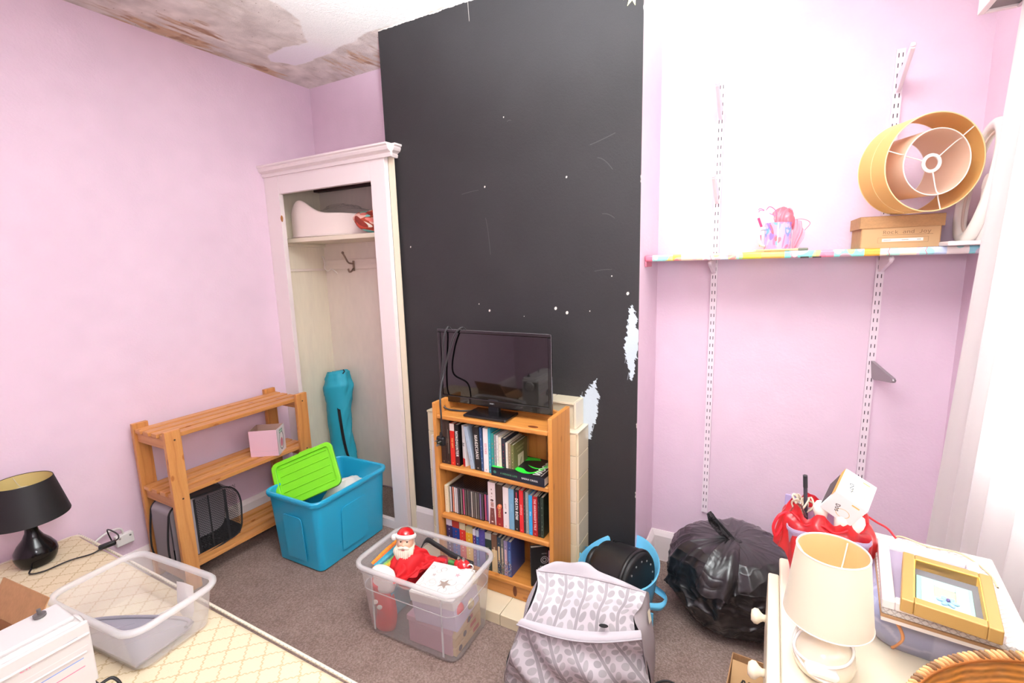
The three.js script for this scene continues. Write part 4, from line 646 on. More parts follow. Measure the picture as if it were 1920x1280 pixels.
{ // compact disc cases
  const shell = phys(0x2a282b, .2, { clearcoat: .8 }), inl = ['#c9c4c8', '#d8876f', '#e6e2dc', '#77726a', '#57514b', '#8b7f70', '#3d3a3f', '#b84a6c', '#6a5a86', '#a39a92'].map((c) => mat(c, .4));
  for (let i = 0; i < 18; i++) {
    const t = thing('disc_case', 'dark compact disc case in the row left of the white paperback', 'disc case', [1.3605 + i * .0109 + .005, yB, .602 + rr(-.003, .003)], 0, 'compact disc cases on the middle shelf');
    part(t, 'case', span(-.0051, .0051, 0, .125, -.14, 0, .0008), shell);
    part(t, 'inlay', span(-.0036, .0036, .004, .12, -.004, .0006, .0002), i < 4 ? inl[i % 3] : i > 14 ? inl[6 + i % 3] : inl[3 + Math.floor(hash(i, 4, 4) * 6.9)]);
  }
}
{ // hardback lying flat
  const T = canvasTex(512, 320, (g, w, h) => { g.fillStyle = '#15161c'; g.fillRect(0, 0, w, h); g.fillStyle = '#2be03a';
    g.beginPath(); g.moveTo(0, 320); g.lineTo(0, 210); g.quadraticCurveTo(40, 60, 150, 20); g.lineTo(300, 0); g.lineTo(330, 40); g.quadraticCurveTo(200, 70, 170, 150); g.quadraticCurveTo(150, 210, 170, 235); g.quadraticCurveTo(120, 320, 0, 320); g.fill();
    g.beginPath(); g.moveTo(160, 230); g.quadraticCurveTo(260, 215, 300, 260); g.quadraticCurveTo(360, 300, 390, 230); g.lineTo(400, 190); g.quadraticCurveTo(330, 215, 260, 150); g.quadraticCurveTo(330, 190, 395, 170); g.quadraticCurveTo(420, 120, 400, 60); g.quadraticCurveTo(470, 90, 430, 180); g.quadraticCurveTo(420, 300, 310, 310); g.quadraticCurveTo(210, 300, 160, 230); g.fill();
    g.fillStyle = '#f6f4ee'; g.save(); g.translate(452, 310); g.rotate(-Math.PI / 2); g.font = 'bold 84px sans-serif'; g.fillText('WOOD', 10, 0); g.fillRect(10, 16, 150, 5); g.restore(); g.save(); g.translate(60, 300); g.rotate(-Math.PI / 2); g.font = 'bold 24px sans-serif'; g.fillText('BESTSELLER', 10, 0); g.restore(); });
  const S = canvasTex(512, 80, (g, w, h) => { g.fillStyle = '#1d1f2c'; g.fillRect(0, 0, w, h); g.fillStyle = '#4f9a6a'; g.font = 'bold 24px sans-serif'; g.fillText('A HIDDEN LIFE', 90, 48); g.fillStyle = '#e9e6e0'; g.fillText('SARAH CROSS', 300, 48); g.fillStyle = '#3d7f70'; g.beginPath(); g.arc(34, 40, 15, 0, 7); g.fill(); });
  const t = thing('hardback_book', 'black hardback with a bright green picture lying flat on the top book row', 'book', [1.712, yA, .548], -.04);
  const navy = phys(0x1d1f2c, .35);
  part(t, 'cover', merge([span(-.12, .12, .0, .0025, -.08, .08, .001), span(-.12, .12, .0335, .036, -.08, .08, .001), span(-.12, .12, .0, .036, .0785, .081, .001)]), navy); part(t, 'pages', span(-.117, .117, .003, .033, -.076, .078, 0), mat(0xe9dfcb, .85));
  part(t, 'front_cover', at(new THREE.PlaneGeometry(.238, .158), 0, .0364, 0, -Math.PI / 2, 0, 0), phys(0xffffff, .35, { map: T })); part(t, 'spine', at(new THREE.PlaneGeometry(.236, .034), 0, .018, .0815), phys(0xffffff, .35, { map: S }));
}

// ================= CHRISTMAS BOX =================
{
  const CX = 1.415, CZ = .853;
  const t = thing('christmas_box', 'clear plastic storage box crammed with Christmas decorations in the middle of the carpet', 'storage box', [CX, 0, CZ], .03);
  part(t, 'tub', tub(.41, .24, .455, .282, .3, { r: .035, R: .05, th: .0016, lip: .014, drop: .03, n: 8 }), clearPlastic);
  part(t, 'rim', tube(roundRect(.47, .296, .056, 8).map(([x, z]) => [x, .296, z]), .009, 180, 10, true), clearRim);
  part(t, 'moulded_line', tube(roundRect(.44, .268, .05, 8).map(([x, z]) => [x, .2, z]), .0016, 180, 6, true), clearRim);
  for (const x of [-.2, .2]) part(t, 'corner_rib', span(x * .8 - .004, x * .8 + .004, .03, .26, .128, .13, .001), clearRim);
  const P = (n, l, c, x, y, z, r) => thing(n, l, c, [CX + x, y, CZ + z], r);
  const red = mat(0xc9141d, .75), redG = phys(0xc40f18, .12, { clearcoat: 1, clearcoatRoughness: .05 }), white = mat(0xf4efe8, .7);
  // bearded figurine
  const f = P('bearded_figurine', 'bearded figurine in a red and white cap lying in red cloth in the clear box', 'figurine', -.115, .325, -.02, [-.25, .5, .05]);
  const skin = phys(0xe2b497, .4), beardM = phys(0xeee4cf, .5);
  // head: egg with brow, nose and cheeks
  part(f, 'head', displace(new THREE.SphereGeometry(.034, 64, 48), (q) => { const z = q.z, y = q.y, x = q.x; q.y *= 1.12; const nose = Math.exp(-((x / .006) ** 2 + ((y + .002) / .008) ** 2)) * (z > 0 ? .011 : 0), cheek = Math.exp(-(((Math.abs(x) - .015) / .008) ** 2 + ((y + .003) / .008) ** 2)) * (z > 0 ? .004 : 0), eye = Math.exp(-(((Math.abs(x) - .0125) / .006) ** 2 + ((y - .0075) / .0045) ** 2)) * (z > 0 ? -.004 : 0); q.z += nose + cheek + eye; }), skin);
  for (const s of [-1, 1]) { part(f, 'eye', at(new THREE.SphereGeometry(.0034, 14, 10), s * .0125, .0082, .0285), mat(0x4a3a34, .2)); part(f, 'eyebrow', at(displace(new THREE.SphereGeometry(.008, 16, 10), (q) => q.set(q.x, q.y * .35, q.z * .5)), s * .0125, .0155, .031, 0, s * .35, s * -.2), beardM); }
  const beard = displace(new THREE.SphereGeometry(1, 72, 48), (q) => { const k = 1 + .07 * Math.sin(q.x * 30 + 3 * q.y) * (1 - .3 * Math.abs(q.y)); q.set(q.x * .041 * k * (1 - .28 * Math.max(0, -q.y)), q.y * .05 - .034, q.z * .03 * k + (q.y > .35 ? -.012 : .012)); });
  part(f, 'beard', beard, beardM); part(f, 'moustache', merge([-1, 1].map((s) => at(displace(new THREE.SphereGeometry(.013, 20, 14), (q) => q.set(q.x * 1.15, q.y * .5, q.z * .6)), s * .011, -.0135, .036, 0, s * .4, s * -.32))), beardM); part(f, 'mouth', at(displace(new THREE.SphereGeometry(.007, 16, 10), (q) => q.set(q.x, q.y * .35, q.z * .5)), 0, -.0205, .0405), mat(0xb4615a, .5));
  part(f, 'hair', at(displace(new THREE.SphereGeometry(.036, 32, 24), (q) => { q.y *= 1.05; q.z = Math.min(q.z, .006); }), 0, .002, -.005), beardM);
  part(f, 'cap', displace(new THREE.SphereGeometry(.037, 40, 24, 0, 6.2832, 0, 1.5), (q) => q.set(q.x, q.y * .95 + .022, q.z)), redG); part(f, 'cap_band', at(new THREE.TorusGeometry(.034, .009, 14, 48), 0, .024, 0, Math.PI / 2 - .06), white); part(f, 'bobble', at(new THREE.SphereGeometry(.0125, 20, 14), -.042, .02, .012), white);
  part(f, 'robe', displace(new THREE.SphereGeometry(1, 72, 48), (q) => { const k = 1 + .16 * Math.sin(q.x * 9 + q.z * 7) * .5 + .22 * (n3(q.x * 3, q.y * 3, q.z * 3, 2) - .5); q.set(q.x * .075 * k + .02, q.y * .075 * k - .1, q.z * .06 * k - .005); }), red);
  // red cloth
  const net = []; for (let i = 0; i < 7; i++) { const r = []; for (let j = 0; j < 8; j++) { const u = i / 6, v = j / 7; r.push([-.13 + .16 * v + .06 * u * (1 - v) , .25 + .03 * Math.sin(v * 3.2 + .4) * (1 - u * .7) - .02 * u + .012 * Math.sin(7 * v + 3 * u), -.05 + .16 * u * (1 - .75 * v) - .04 * v]); } net.push(r); }
  const rc = P('red_cloth', 'rumpled bright red cloth around the bearded figurine', 'cloth', 0, 0, 0, .0);
  part(rc, 'fabric', sheet(net, 6, 6, (u, v) => .007 * Math.sin(u * 23 + 5 * Math.sin(v * 7)) + .012 * (fbm(u * 7, v * 6, 71, 3) - .5)), red);
  // wrapped box with star print
  const ST = canvasTex(512, 512, (g, w, h) => { g.fillStyle = '#e6e0da'; g.fillRect(0, 0, w, h); g.lineWidth = 4; for (let i = 0; i < 14; i++) { g.strokeStyle = i % 2 ? '#bdb0ac' : '#8f8689'; g.beginPath(); const x = hash(i, 1, 2) * w, y = hash(i, 2, 2) * h, r = 26 + 40 * hash(i, 3, 2); for (let a = 0; a < 5.4; a += .2) g.lineTo(x + r * Math.cos(a + i) * (1 - a * .06), y + r * Math.sin(a + i) * (1 - a * .06)); g.stroke(); } const star = (x, y, r, c) => { g.fillStyle = c; g.beginPath(); for (let k = 0; k < 10; k++) { const q = k % 2 ? r * .42 : r, a = k * Math.PI / 5 - 1.4; g.lineTo(x + q * Math.cos(a), y + q * Math.sin(a)); } g.fill(); }; star(300, 300, 78, '#9a877e'); star(120, 200, 30, '#bdb0ae'); star(370, 130, 36, '#dba3aa'); star(440, 420, 36, '#b49690'); star(90, 430, 32, '#aaa09e'); });
  const gb = P('gift_box', 'white gift box printed with stars and swirls in the clear box', 'gift box', .115, .15, .025, [.1, .06, .06]);
  part(gb, 'lid', at(box(.19, .04, .168, .004, 2), 0, .09, 0), mat(0xe9e2dc, .6)); part(gb, 'printed_top', at(new THREE.PlaneGeometry(.187, .165), 0, .1105, 0, -Math.PI / 2), mat(0xffffff, .6, { map: ST })); part(gb, 'box', at(box(.184, .1, .162, .003), 0, .03, 0), mat(0xcdbfd4, .6));
  const pk = P('pink_box', 'dusty pink box standing at the front of the clear Christmas box', 'box', .085, .012, .05, .04); part(pk, 'lid', span(-.105, .098, .09, .112, -.062, .052, .003), mat(0xc79aa8, .6)); part(pk, 'box', span(-.1, .093, 0, .09, -.058, .048, .003), mat(0xb98a9c, .6));
  // red stocking with white cuff behind the front wall
  const sk = P('christmas_stocking', 'red felt stocking with white cuff at the left corner of the clear box', 'stocking', -.15, .012, .085, .0);
  const sp = []; for (let i = 0; i <= 10; i++) { const y = i / 10, l = []; for (let k = 0; k < 30; k++) { const a = k / 30 * 6.2832, w = 1 + .12 * (n3(Math.cos(a) * 1.5, y * 4, Math.sin(a) * 1.5, 5) - .5); l.push([.046 * w * Math.cos(a) + .012 * Math.sin(y * 4), y * .19, .04 * w * Math.sin(a)]); } sp.push(l); }
  sp.forEach((l) => l.forEach((q) => { q[2] *= .72; }));
  part(sk, 'leg', loft(sp, { cap0: true, cap1: true, crease: 0 }), red); const cf = sp.slice(0, 7).map((l, i) => l.map(([x, y, z]) => [x * 1.15, .165 + i * .0125, z * .95])); part(sk, 'cuff', loft([...cf, cf[6].map(([x, y, z]) => [x * .7, y + .012, z * .7])], { cap0: true, cap1: true, crease: 0 }), mat(0xf6efe9, .95));
  part(sk, 'bow_patch', merge([at(displace(new THREE.SphereGeometry(.013, 16, 10), (q) => q.set(q.x * 1.2, q.y * .7, q.z * .3)), -.014, .12, .031, 0, 0, .5), at(displace(new THREE.SphereGeometry(.013, 16, 10), (q) => q.set(q.x * 1.2, q.y * .7, q.z * .3)), .008, .105, .032, 0, 0, .5)]), white);
  // striped cloth
  const SP = canvasTex(256, 64, (g, w, h) => { ['#e88b1f', '#d86a2a', '#2f8fa8', '#4aa0b6', '#3a6f7a', '#7fb35a', '#c8b83a', '#e8a028', '#3f97ae', '#4a5f7a', '#2f8fa8', '#6aa86a', '#e0a82c', '#e07a28', '#8a4a8c', '#3a93ac'].forEach((c, i) => { g.fillStyle = c; g.fillRect(i * 16, 0, 17, h); }); for (let i = 0; i < 900; i++) { g.fillStyle = i % 2 ? 'rgba(255,255,255,.13)' : 'rgba(0,0,0,.13)'; g.fillRect(hash(i, 1, 1) * w, hash(i, 2, 1) * h, 2, 3); } }, true);
  const sc = P('striped_cloth', 'folded cloth striped in orange, teal and green in the left of the clear box', 'cloth', 0, 0, 0, 0);
  for (let i = 0; i < 2; i++) { const net = []; for (let a = 0; a < 6; a++) { const r = []; for (let b = 0; b < 5; b++) { const u = b / 4, z = -.085 + a * .034; r.push([-.205 + .1 * u + .008 * i + .004 * Math.sin(a * 1.3), .285 - .062 * u - .03 * u * u - .016 * i + .006 * Math.sin(a * 1.1 + b) - .012 * a / 5, z + .01 * u]); } net.push(r); } part(sc, 'fold', uvScale(sheet(net, 5, 5, (u, v) => .002 * Math.sin(v * 60)), 1, 2), mat(0xffffff, .9, { map: SP })); }
  part(sc, 'fold', at(box(.085, .2, .15, .02, 4), -.16, .13, -.02, 0, 0, -.1), mat(0x3a93ac, .9));
  // black strap, baubles, tins
  const bs = P('black_strap', 'black carrying strap looped behind the star printed box', 'strap', 0, 0, 0, 0); const sq = [[-.1, .2, -.06], [-.096, .262, -.092], [-.08, .292, -.108], [-.03, .284, -.108], [.05, .27, -.1], [.127, .262, -.094]]; part(bs, 'webbing', sheet([sq.map(([x, y, z]) => [x, y + .008, z - .006]), sq.map(([x, y, z]) => [x, y + .003, z + .002]), sq.map(([x, y, z]) => [x, y - .01, z + .004])], 8, 3), blackMatt); part(bs, 'buckle', at(box(.04, .022, .018, .007, 2), .142, .264, -.09, 0, .1, -.1), blackPlastic); part(bs, 'ring', at(new THREE.TorusGeometry(.011, .0025, 10, 28), .168, .272, -.062, 0, .3, 0), whitePlastic);
  const bb = [['shiny red bauble beside the white ring in the clear box', .136, .262, -.082 + .018, .027, redG], ['shiny red bauble half hidden by the star printed box', .1, .252, -.082, .02, redG], ['gold bauble at the right of the star printed box', .192, .245, -.04, .022, phys(0xd8c68a, .18, { metalness: .5, clearcoat: 1 })], ['red bauble pressed against the right wall of the clear box', .196, .2, .07, .024, redG], ['gold bauble below the strap in the clear box', .195, .17, .0, .022, phys(0xd8c68a, .2, { metalness: .5, clearcoat: 1 })]];
  for (const [l, x, y, z, r, m] of bb) { const b = P('bauble', l, 'bauble', x, y, z); part(b, 'ball', new THREE.SphereGeometry(r, 40, 28), m); part(b, 'cap', at(new THREE.CylinderGeometry(.006, .006, .007, 16), 0, r + .001, 0), mat(0xcfc9be, .25, { metalness: .9 })); part(b, 'loop', at(new THREE.TorusGeometry(.004, .0008, 6, 16), 0, r + .008, 0), mat(0xcfc9be, .25, { metalness: .9 })); }
  const cr = P('wooden_crate', 'small pale wooden box with dark prints in the right of the clear box', 'box', .165, .012, .0, .03); for (let i = 0; i < 4; i++) part(cr, 'slat', span(-.026, .026, i * .035, i * .035 + .031, -.088, .088, .002), mat([0xcfae7c, 0xc4a06c, 0xd6b888, 0xc8a878][i], .7)); part(cr, 'print', merge([0, 1, 2, 3].map((i) => at(new THREE.CylinderGeometry(.011, .011, .0012, 16), .0267, .017 + i * .035, .06 - i * .032, 0, 0, Math.PI / 2))), mat(0x26262e, .7)); part(cr, 'print', merge([0, 1, 2].map((i) => span(.0262, .0272, .01 + i * .035, .026 + i * .035, -.07 + i * .02, -.03 + i * .02, 0))), mat(0xb3382f, .7));
  const pt = P('pink_tin', 'pink and red tin standing against the back wall of the clear box', 'tin', .005, .012, -.095, 0); part(pt, 'body', lathe([[0, 0], [.024, 0], [.024, .22], [.02, .225], [0, .225]], 32), mat(0xd65a74, .4)); part(pt, 'lid', lathe([[.0245, .2], [.0245, .226], [0, .228]], 32), mat(0xc23b4c, .35)); part(pt, 'label_band', lathe([[.0243, .12], [.0243, .18]], 32), mat(0xe3b48c, .5));
  const gt = P('green_packet', 'green packet standing behind the strap in the clear box', 'packet', .062, .012, -.1, .05); part(gt, 'packet', at(box(.05, .23, .02, .006, 2), 0, .115, 0), mat(0x4f8f4a, .6)); part(gt, 'label_band', at(box(.051, .05, .021, .004, 2), 0, .14, 0), mat(0xd8d0b8, .6));
}
// ================= FABRIC STORAGE BAG, TUB, BLACK APPLIANCE =================
{
  const T = canvasTex(256, 512, (g, w, h) => { g.fillStyle = '#c6bdc2'; g.fillRect(0, 0, w, h); // one stem with its leaves, repeated
    g.fillStyle = '#989194'; g.fillRect(108, 0, 40, h);
    for (let i = 0; i < 6; i++) for (const s of [-1, 1]) for (const [dx, k] of [[66, 1]]) { const y = i * h / 6 + 42 + (s > 0 ? 20 : 0); for (const yy of [y, y - h, y + h]) { g.fillStyle = i % 3 === 1 ? '#9c9598' : '#a8a1a4'; g.beginPath(); g.save(); g.translate(128 + s * dx, yy); g.rotate(s * -.62); g.ellipse(0, 0, 48, 30, 0, 0, 7); g.restore(); g.fill(); } }
  }, true);
  const leaf = mat(0xffffff, .8, { map: scaled(T, .068, .165) }), plain = mat(0xb9b1b6, .8), grey = mat(0x9b9092, .8), zip = mat(0xb3a9ae, .55);
  const t = thing('fabric_storage_bag', 'sagging grey and white leaf patterned fabric storage bag on the carpet', 'storage bag', [0, 0, 0]);
  const lp = (a, b, k) => a.map((v, i) => v + (b[i] - v) * k);
  const row = (L, R, sag = 0, out = 0, n = 7) => { const r = []; for (let j = 0; j < n; j++) { const k = j / (n - 1), q = lp(L, R, k), s = Math.sin(k * Math.PI); r.push([q[0] + .3 * out * s, q[1] - sag * s, q[2] + .95 * out * s]); } return r; };
  const zL = [1.905, .3, .985], zR = [2.252, .302, .872];
  const slant = (g, W, Hh) => { const u = g.attributes.uv; for (let i = 0; i < u.count; i++) { const a = u.getX(i) * W, b = u.getY(i) * Hh; u.setXY(i, a * .86 + b * .5, b * .86 - a * .5); } return g; };
  const met = (g, W, Hh) => uvScale(g, W, Hh);
  const wr = (u, v) => { const d = u * .9 + v * 1.1; return Math.sin(Math.PI * clamp(v)) * (.013 * Math.sin(11 * d + 1.6 * Math.sin(4 * u)) + .006 * Math.sin(27 * d + 3 * Math.sin(5 * v))) + .012 * (fbm(u * 4, v * 4, 81, 3) - .5); };
  part(t, 'front_panel', slant(sheet([row([1.826, .001, .955], [2.268, .001, .80], 0, .03), row([1.842, .09, .99], [2.27, .09, .83], 0, .05), row([1.87, .19, .992], [2.264, .2, .856], .0, .045), row(zL, zR, .016, .012)], 6, 8, wr), .44, .31), leaf);
  part(t, 'zip_band', sheet([row([1.9, .288, .992], [2.256, .29, .877], .018, .014), row([1.896, .297, .998], [2.258, .299, .884], .018, .016), row([1.9, .307, .992], [2.256, .309, .878], .016, .012), row([1.906, .312, .983], [2.25, .314, .868], .016, .008)], 6, 4), zip);
  part(t, 'zip', tube(row([1.895, .2985, 1.0], [2.259, .3005, .886], .018, .0175), .003, 60, 6), mat(0xa59ba0, .4));
  part(t, 'top_flap', met(sheet([row([1.905, .301, .986], [2.236, .303, .874], .016, .008), row([1.925, .345, .945], [2.228, .345, .858], .0, .0), row([1.925, .378, .905], [2.245, .372, .838], -.004, 0), row([1.9, .4, .862], [2.252, .398, .806], -.008, -.006)], 6, 8, (u, v) => .006 * Math.sin(u * 11 + v * 4) * Math.sin(Math.PI * v) + .006 * (fbm(u * 5, v * 3, 83, 3) - .5)), .36, .15), leaf);
  part(t, 'flap_piping', tube(row([1.9, .4, .862], [2.252, .398, .806], -.008, -.006), .0035, 60, 6), mat(0xa89ea2, .6));
  part(t, 'back_panel', sheet([row([1.9, .4, .86], [2.252, .398, .804], -.008, -.006), [[1.93, .418, .84], [1.975, .432, .825], [2.02, .44, .815], [2.06, .438, .807], [2.1, .424, .80], [2.17, .405, .8], [2.25, .398, .8]], row([1.92, .36, .8], [2.25, .36, .755], 0, 0), row([1.85, .0, .76], [2.23, .0, .68], 0, 0)], 5, 6, (u, v) => .004 * Math.sin(u * 17)), plain);
  part(t, 'side_panel', sheet([[[2.268, .001, .80], [2.262, .001, .74], [2.23, .001, .68]], [[2.278, .12, .835], [2.275, .12, .76], [2.245, .12, .7]], [[2.262, .25, .866], [2.278, .24, .8], [2.25, .24, .72]], [[2.252, .302, .872], [2.266, .31, .82], [2.25, .31, .74]], [[2.228, .345, .858], [2.256, .36, .815], [2.25, .36, .755]], [[2.252, .398, .806], [2.252, .4, .803], [2.25, .398, .8]]], 6, 6), grey);
  part(t, 'side_panel', sheet([[[1.826, .001, .955], [1.835, .001, .86], [1.85, .001, .76]], [[1.842, .09, .99], [1.83, .1, .87], [1.86, .1, .77]], [[1.87, .19, .992], [1.855, .2, .88], [1.88, .2, .78]], [[1.905, .3, .985], [1.885, .3, .89], [1.9, .3, .79]], [[1.925, .378, .905], [1.9, .37, .86], [1.92, .36, .8]], [[1.9, .4, .862], [1.905, .402, .855], [1.92, .4, .84]]], 6, 6, (u, v) => .006 * Math.sin(v * 14 + u * 5)), leaf);
  part(t, 'seam', tube([[1.905, .3, .987], [1.872, .19, .996], [1.843, .09, .994], [1.826, .004, .958]], .003, 30, 6), grey); part(t, 'seam', tube([[2.254, .302, .875], [2.266, .2, .858], [2.272, .09, .832], [2.27, .004, .802]], .003, 30, 6), grey);
  part(t, 'care_label', sheet([[[2.262, .352, .83], [2.264, .352, .81]], [[2.27, .318, .838], [2.272, .318, .818]]], 2, 3), mat(0xd9d0b8, .7));
  part(t, 'opening', at(displace(new THREE.SphereGeometry(.009, 20, 12), (q) => q.set(q.x * 1.6, q.y * .5, q.z * .6)), 2.15, .326, .915, .5, .3, -.25), mat(0x1b191b, .9), null, null, 'dark gap above the zip');
}
{
  const tb = thing('blue_tub', 'sky blue flexible tub behind the leaf patterned bag', 'tub', [2.072, 0, .475]);
  const sky = phys(0x6cc0e6, .38);
  const ov = (a, b, y, n = 56) => { const l = []; for (let k = 0; k < n; k++) { const t = k / n * 6.2832; l.push([a * Math.cos(t), y + (y > .2 ? .012 * Math.cos(2 * t + 2.6) : 0), b * Math.sin(t)]); } return l; };
  part(tb, 'shell', loft([ov(.1, .13, 0), ov(.115, .145, .006), ov(.15, .19, .245), ov(.154, .194, .252), ov(.15, .19, .256), ov(.145, .185, .25), ov(.108, .138, .01)], { cap0: true, cap1: true, crease: .8 }), sky);
  part(tb, 'handle', sheet([[[.135, .2, .12], [.185, .205, .1], [.19, .21, .055], [.15, .215, .03]], [[.134, .185, .125], [.19, .188, .104], [.195, .194, .05], [.148, .2, .025]], [[.13, .172, .12], [.184, .172, .1], [.19, .178, .052], [.146, .185, .03]]], 6, 3), sky);
  part(tb, 'handle', sheet([[[-.135, .2, -.12], [-.185, .205, -.1], [-.19, .21, -.055], [-.15, .215, -.03]], [[-.134, .185, -.125], [-.19, .188, -.104], [-.195, .194, -.05], [-.148, .2, -.025]]], 6, 3), sky);
  part(tb, 'moulded_fin', span(.11, .15, .05, .12, .06, .066, .002), sky);
  const a = thing('black_appliance', 'black drum shaped plastic appliance lying in the sky blue tub', 'appliance', [2.085, .208, .49]);
  const ax = V3(.9, .05, .3).normalize(), g = new THREE.Group();
  const bp = phys(0x1d1b1c, .42), dk = mat(0x111012, .6);
  a.quaternion.setFromUnitVectors(V3(0, 1, 0), ax);
  part(a, 'drum', lathe([[0, -.1], [.075, -.1], [.1, -.085], [.108, -.06], [.118, .06], [.115, .068], [.11, .07], [0, .07]], 64), bp);
  part(a, 'end_cap', lathe([[.111, .0705], [.112, .082], [.1, .088], [0, .09]], 64), dk);
  const holes = []; for (let k = 0; k < 14; k++) { const t = k / 14 * 6.2832; holes.push(at(new THREE.CylinderGeometry(.0035, .0035, .002, 8), .084 * Math.cos(t), .0895, .084 * Math.sin(t))); } part(a, 'vent_dots', merge(holes), mat(0x9c9896, .4)).userData.kind = 'stuff';
  part(a, 'rim_band', lathe([[.112, .058], [.12, .06], [.12, .07], [.112, .072]], 64), bp);
  const arc = []; for (let k = 0; k <= 20; k++) { const t = -2.6 + k / 20 * 1.5; arc.push([.108 * Math.cos(t), -.045 + .008 * Math.sin(k / 20 * 3.1), .108 * Math.sin(t)]); } part(a, 'slot', tube(arc, .007, 40, 8), mat(0x050505, .9));
  part(a, 'motor_cap', lathe([[0, -.14], [.045, -.14], [.062, -.13], [.068, -.1], [0, -.1]], 48), bp); part(a, 'ridge', at(displace(new THREE.SphereGeometry(.03, 24, 16), (q) => q.set(q.x * .5, q.y * 1.6, q.z * .7)), -.02, .0, -.098), bp);
}
// ================= BIN BAG =================
const crumple = dataTex(512, 512, (u, v) => { const w = noise(u * 6, v * 6, 61, 6, 6), a = 1 - Math.abs(2 * noise(u * 8 + w, v * 14 + w, 62) - 1), b = 1 - Math.abs(2 * noise(u * 20 + 2 * w, v * 30, 63) - 1); return [255 * clamp(.65 * Math.pow(a, 4) + .3 * Math.pow(b, 4))]; }, false);
{
  const bagM = phys(0x151416, .36, { clearcoat: .7, clearcoatRoughness: .24, bumpMap: scaled(crumple, .9, .7), bumpScale: .007 });
  const t = thing('black_bin_bag', 'full black bin bag knotted at the top in the alcove corner', 'bin bag', [2.478, 0, .262]);
  const N = 260, M = 170, kx = -.012, ky = .345, kz = .06, pos = [], idx = [], uvs = [];
  const ridge = (x, y, z, s) => 1 - Math.abs(2 * n3(x, y, z, s) - 1) * 2.2;
  for (let i = 0; i <= M; i++) for (let j = 0; j < N; j++) {
    const v = i / M, a = j / N * 6.2832, ca = Math.cos(a), sa = Math.sin(a);
    // profile from the knot (v=0) down to the floor (v=1)
    const vv = Math.pow(v, .8), ph = vv * Math.PI; let r = .232 * Math.pow(Math.sin(Math.min(ph, Math.PI * .999)), .62), y = .178 + .178 * Math.cos(ph);
    if (v < .12) r = Math.min(r, .018 + v * 1.35); y += v < .2 ? (.2 - v) * .06 : 0; if (y < .02) y = Math.max(.0, .02 - (.02 - y) * .3);
    const near = Math.exp(-v * 3.0), pl = 2.2 * (n3(ca * 5, v * .7, sa * 5, 17) - .5) + .5 * (n3(ca * 11, v * 1.1, sa * 11, 18) - .5) + .9 * Math.pow(1 - Math.abs(2 * n3(ca * 6 + 2, v * .6, sa * 6, 19) - 1), 5);
    const body = smooth(.12, .45, v);
    let k = 1 + near * .13 * pl * smooth(0, .06, v);
    const cx = ca * 2.1, cy = y * 9, cz = sa * 2.1, crease = (x, yy, z, s) => Math.pow(1 - Math.abs(2 * n3(x, yy, z, s) - 1), 6);
    const wa = .9 * (n3(cx * .9, cy * .8, cz * .9, 51) - .5), wb = .9 * (n3(cx * .9 + 9, cy * .8, cz * .9, 53) - .5);
    k += body * (.11 * crease(cx * .8 + 3 + wa, cy * 1.1 + 1.4 * ca + wb, cz * .8, 21) + .08 * crease(cx * 1.5 + wb, cy * 2.3 - ca + wa * 2, cz * 1.5, 23) + .03 * crease(cx * 3.1 + wa, cy * 4.2 + wb, cz * 3.1, 27)) - .09 * body + .16 * (n3(cx * .7 + 5, cy * .3, cz * .7, 25) - .5);
    const sx = 1.03, sz = .93, lean = Math.exp(-v * 4.2);
    uvs.push(j / N * 1.4, v * .6); pos.push(r * k * ca * sx + kx * lean, y + .016 * body * (n3(cx, cy, cz, 29) - .5) + (v < .45 ? .03 * Math.sin(v / .45 * Math.PI) * (sa < 0 ? -sa : -.25 * sa) : 0), r * k * sa * sz + kz * lean);
  }
  for (let i = 0; i < M; i++) for (let j = 0; j < N; j++) { const a = i * N + j, b = i * N + (j + 1) % N; idx.push(a, b, a + N, b, b + N, a + N); }
  const g = new THREE.BufferGeometry(); g.setAttribute('position', new THREE.Float32BufferAttribute(pos, 3)); g.setAttribute('uv', new THREE.Float32BufferAttribute(uvs, 2)); g.setIndex(idx); g.computeVertexNormals();
  part(t, 'sack', g, bagM);
  part(t, 'knot', displace(new THREE.SphereGeometry(.026, 40, 28), (q) => { const k = 1 + .4 * (n3(q.x * 70, q.y * 70, q.z * 70, 6) - .5); q.set(q.x * 1.3 * k, q.y * .8 * k, q.z * k); }).translate(kx, ky + .012, kz), bagM);
  part(t, 'tail', sheet([[[-.032, .35, .05], [-.012, .376, .06], [.014, .354, .075]], [[-.066, .372, .045], [-.04, .402, .055], [-.012, .366, .075]], [[-.1, .402, .04], [-.076, .43, .05], [-.048, .388, .065]], [[-.112, .432, .036], [-.094, .452, .044], [-.068, .424, .052]]], 6, 6, (u, v) => .004 * Math.sin(u * 14 + v * 5)), bagM);
  // folded triangle of film hanging from the knot over the front
  part(t, 'loose_flap', sheet([[[-.03, .372, .075], [-.012, .378, .085], [.004, .374, .083], [.014, .366, .075]], [[-.07, .362, .16], [-.04, .352, .176], [-.008, .364, .174], [.018, .346, .166]], [[-.096, .318, .215], [-.058, .302, .234], [-.014, .318, .232], [.014, .29, .224]], [[-.118, .25, .246], [-.08, .236, .262], [-.03, .246, .26], [-.006, .222, .25]]], 9, 9, (u, v) => .005 * Math.sin(u * 12 + 2 * v) * v + .007 * (fbm(u * 7, v * 4, 87, 3) - .5)), bagM); { const u = t.children[t.children.length - 1].geometry.attributes.uv; for (let i = 0; i < u.count; i++) u.setXY(i, u.getX(i) * .12, u.getY(i) * .18); }
}
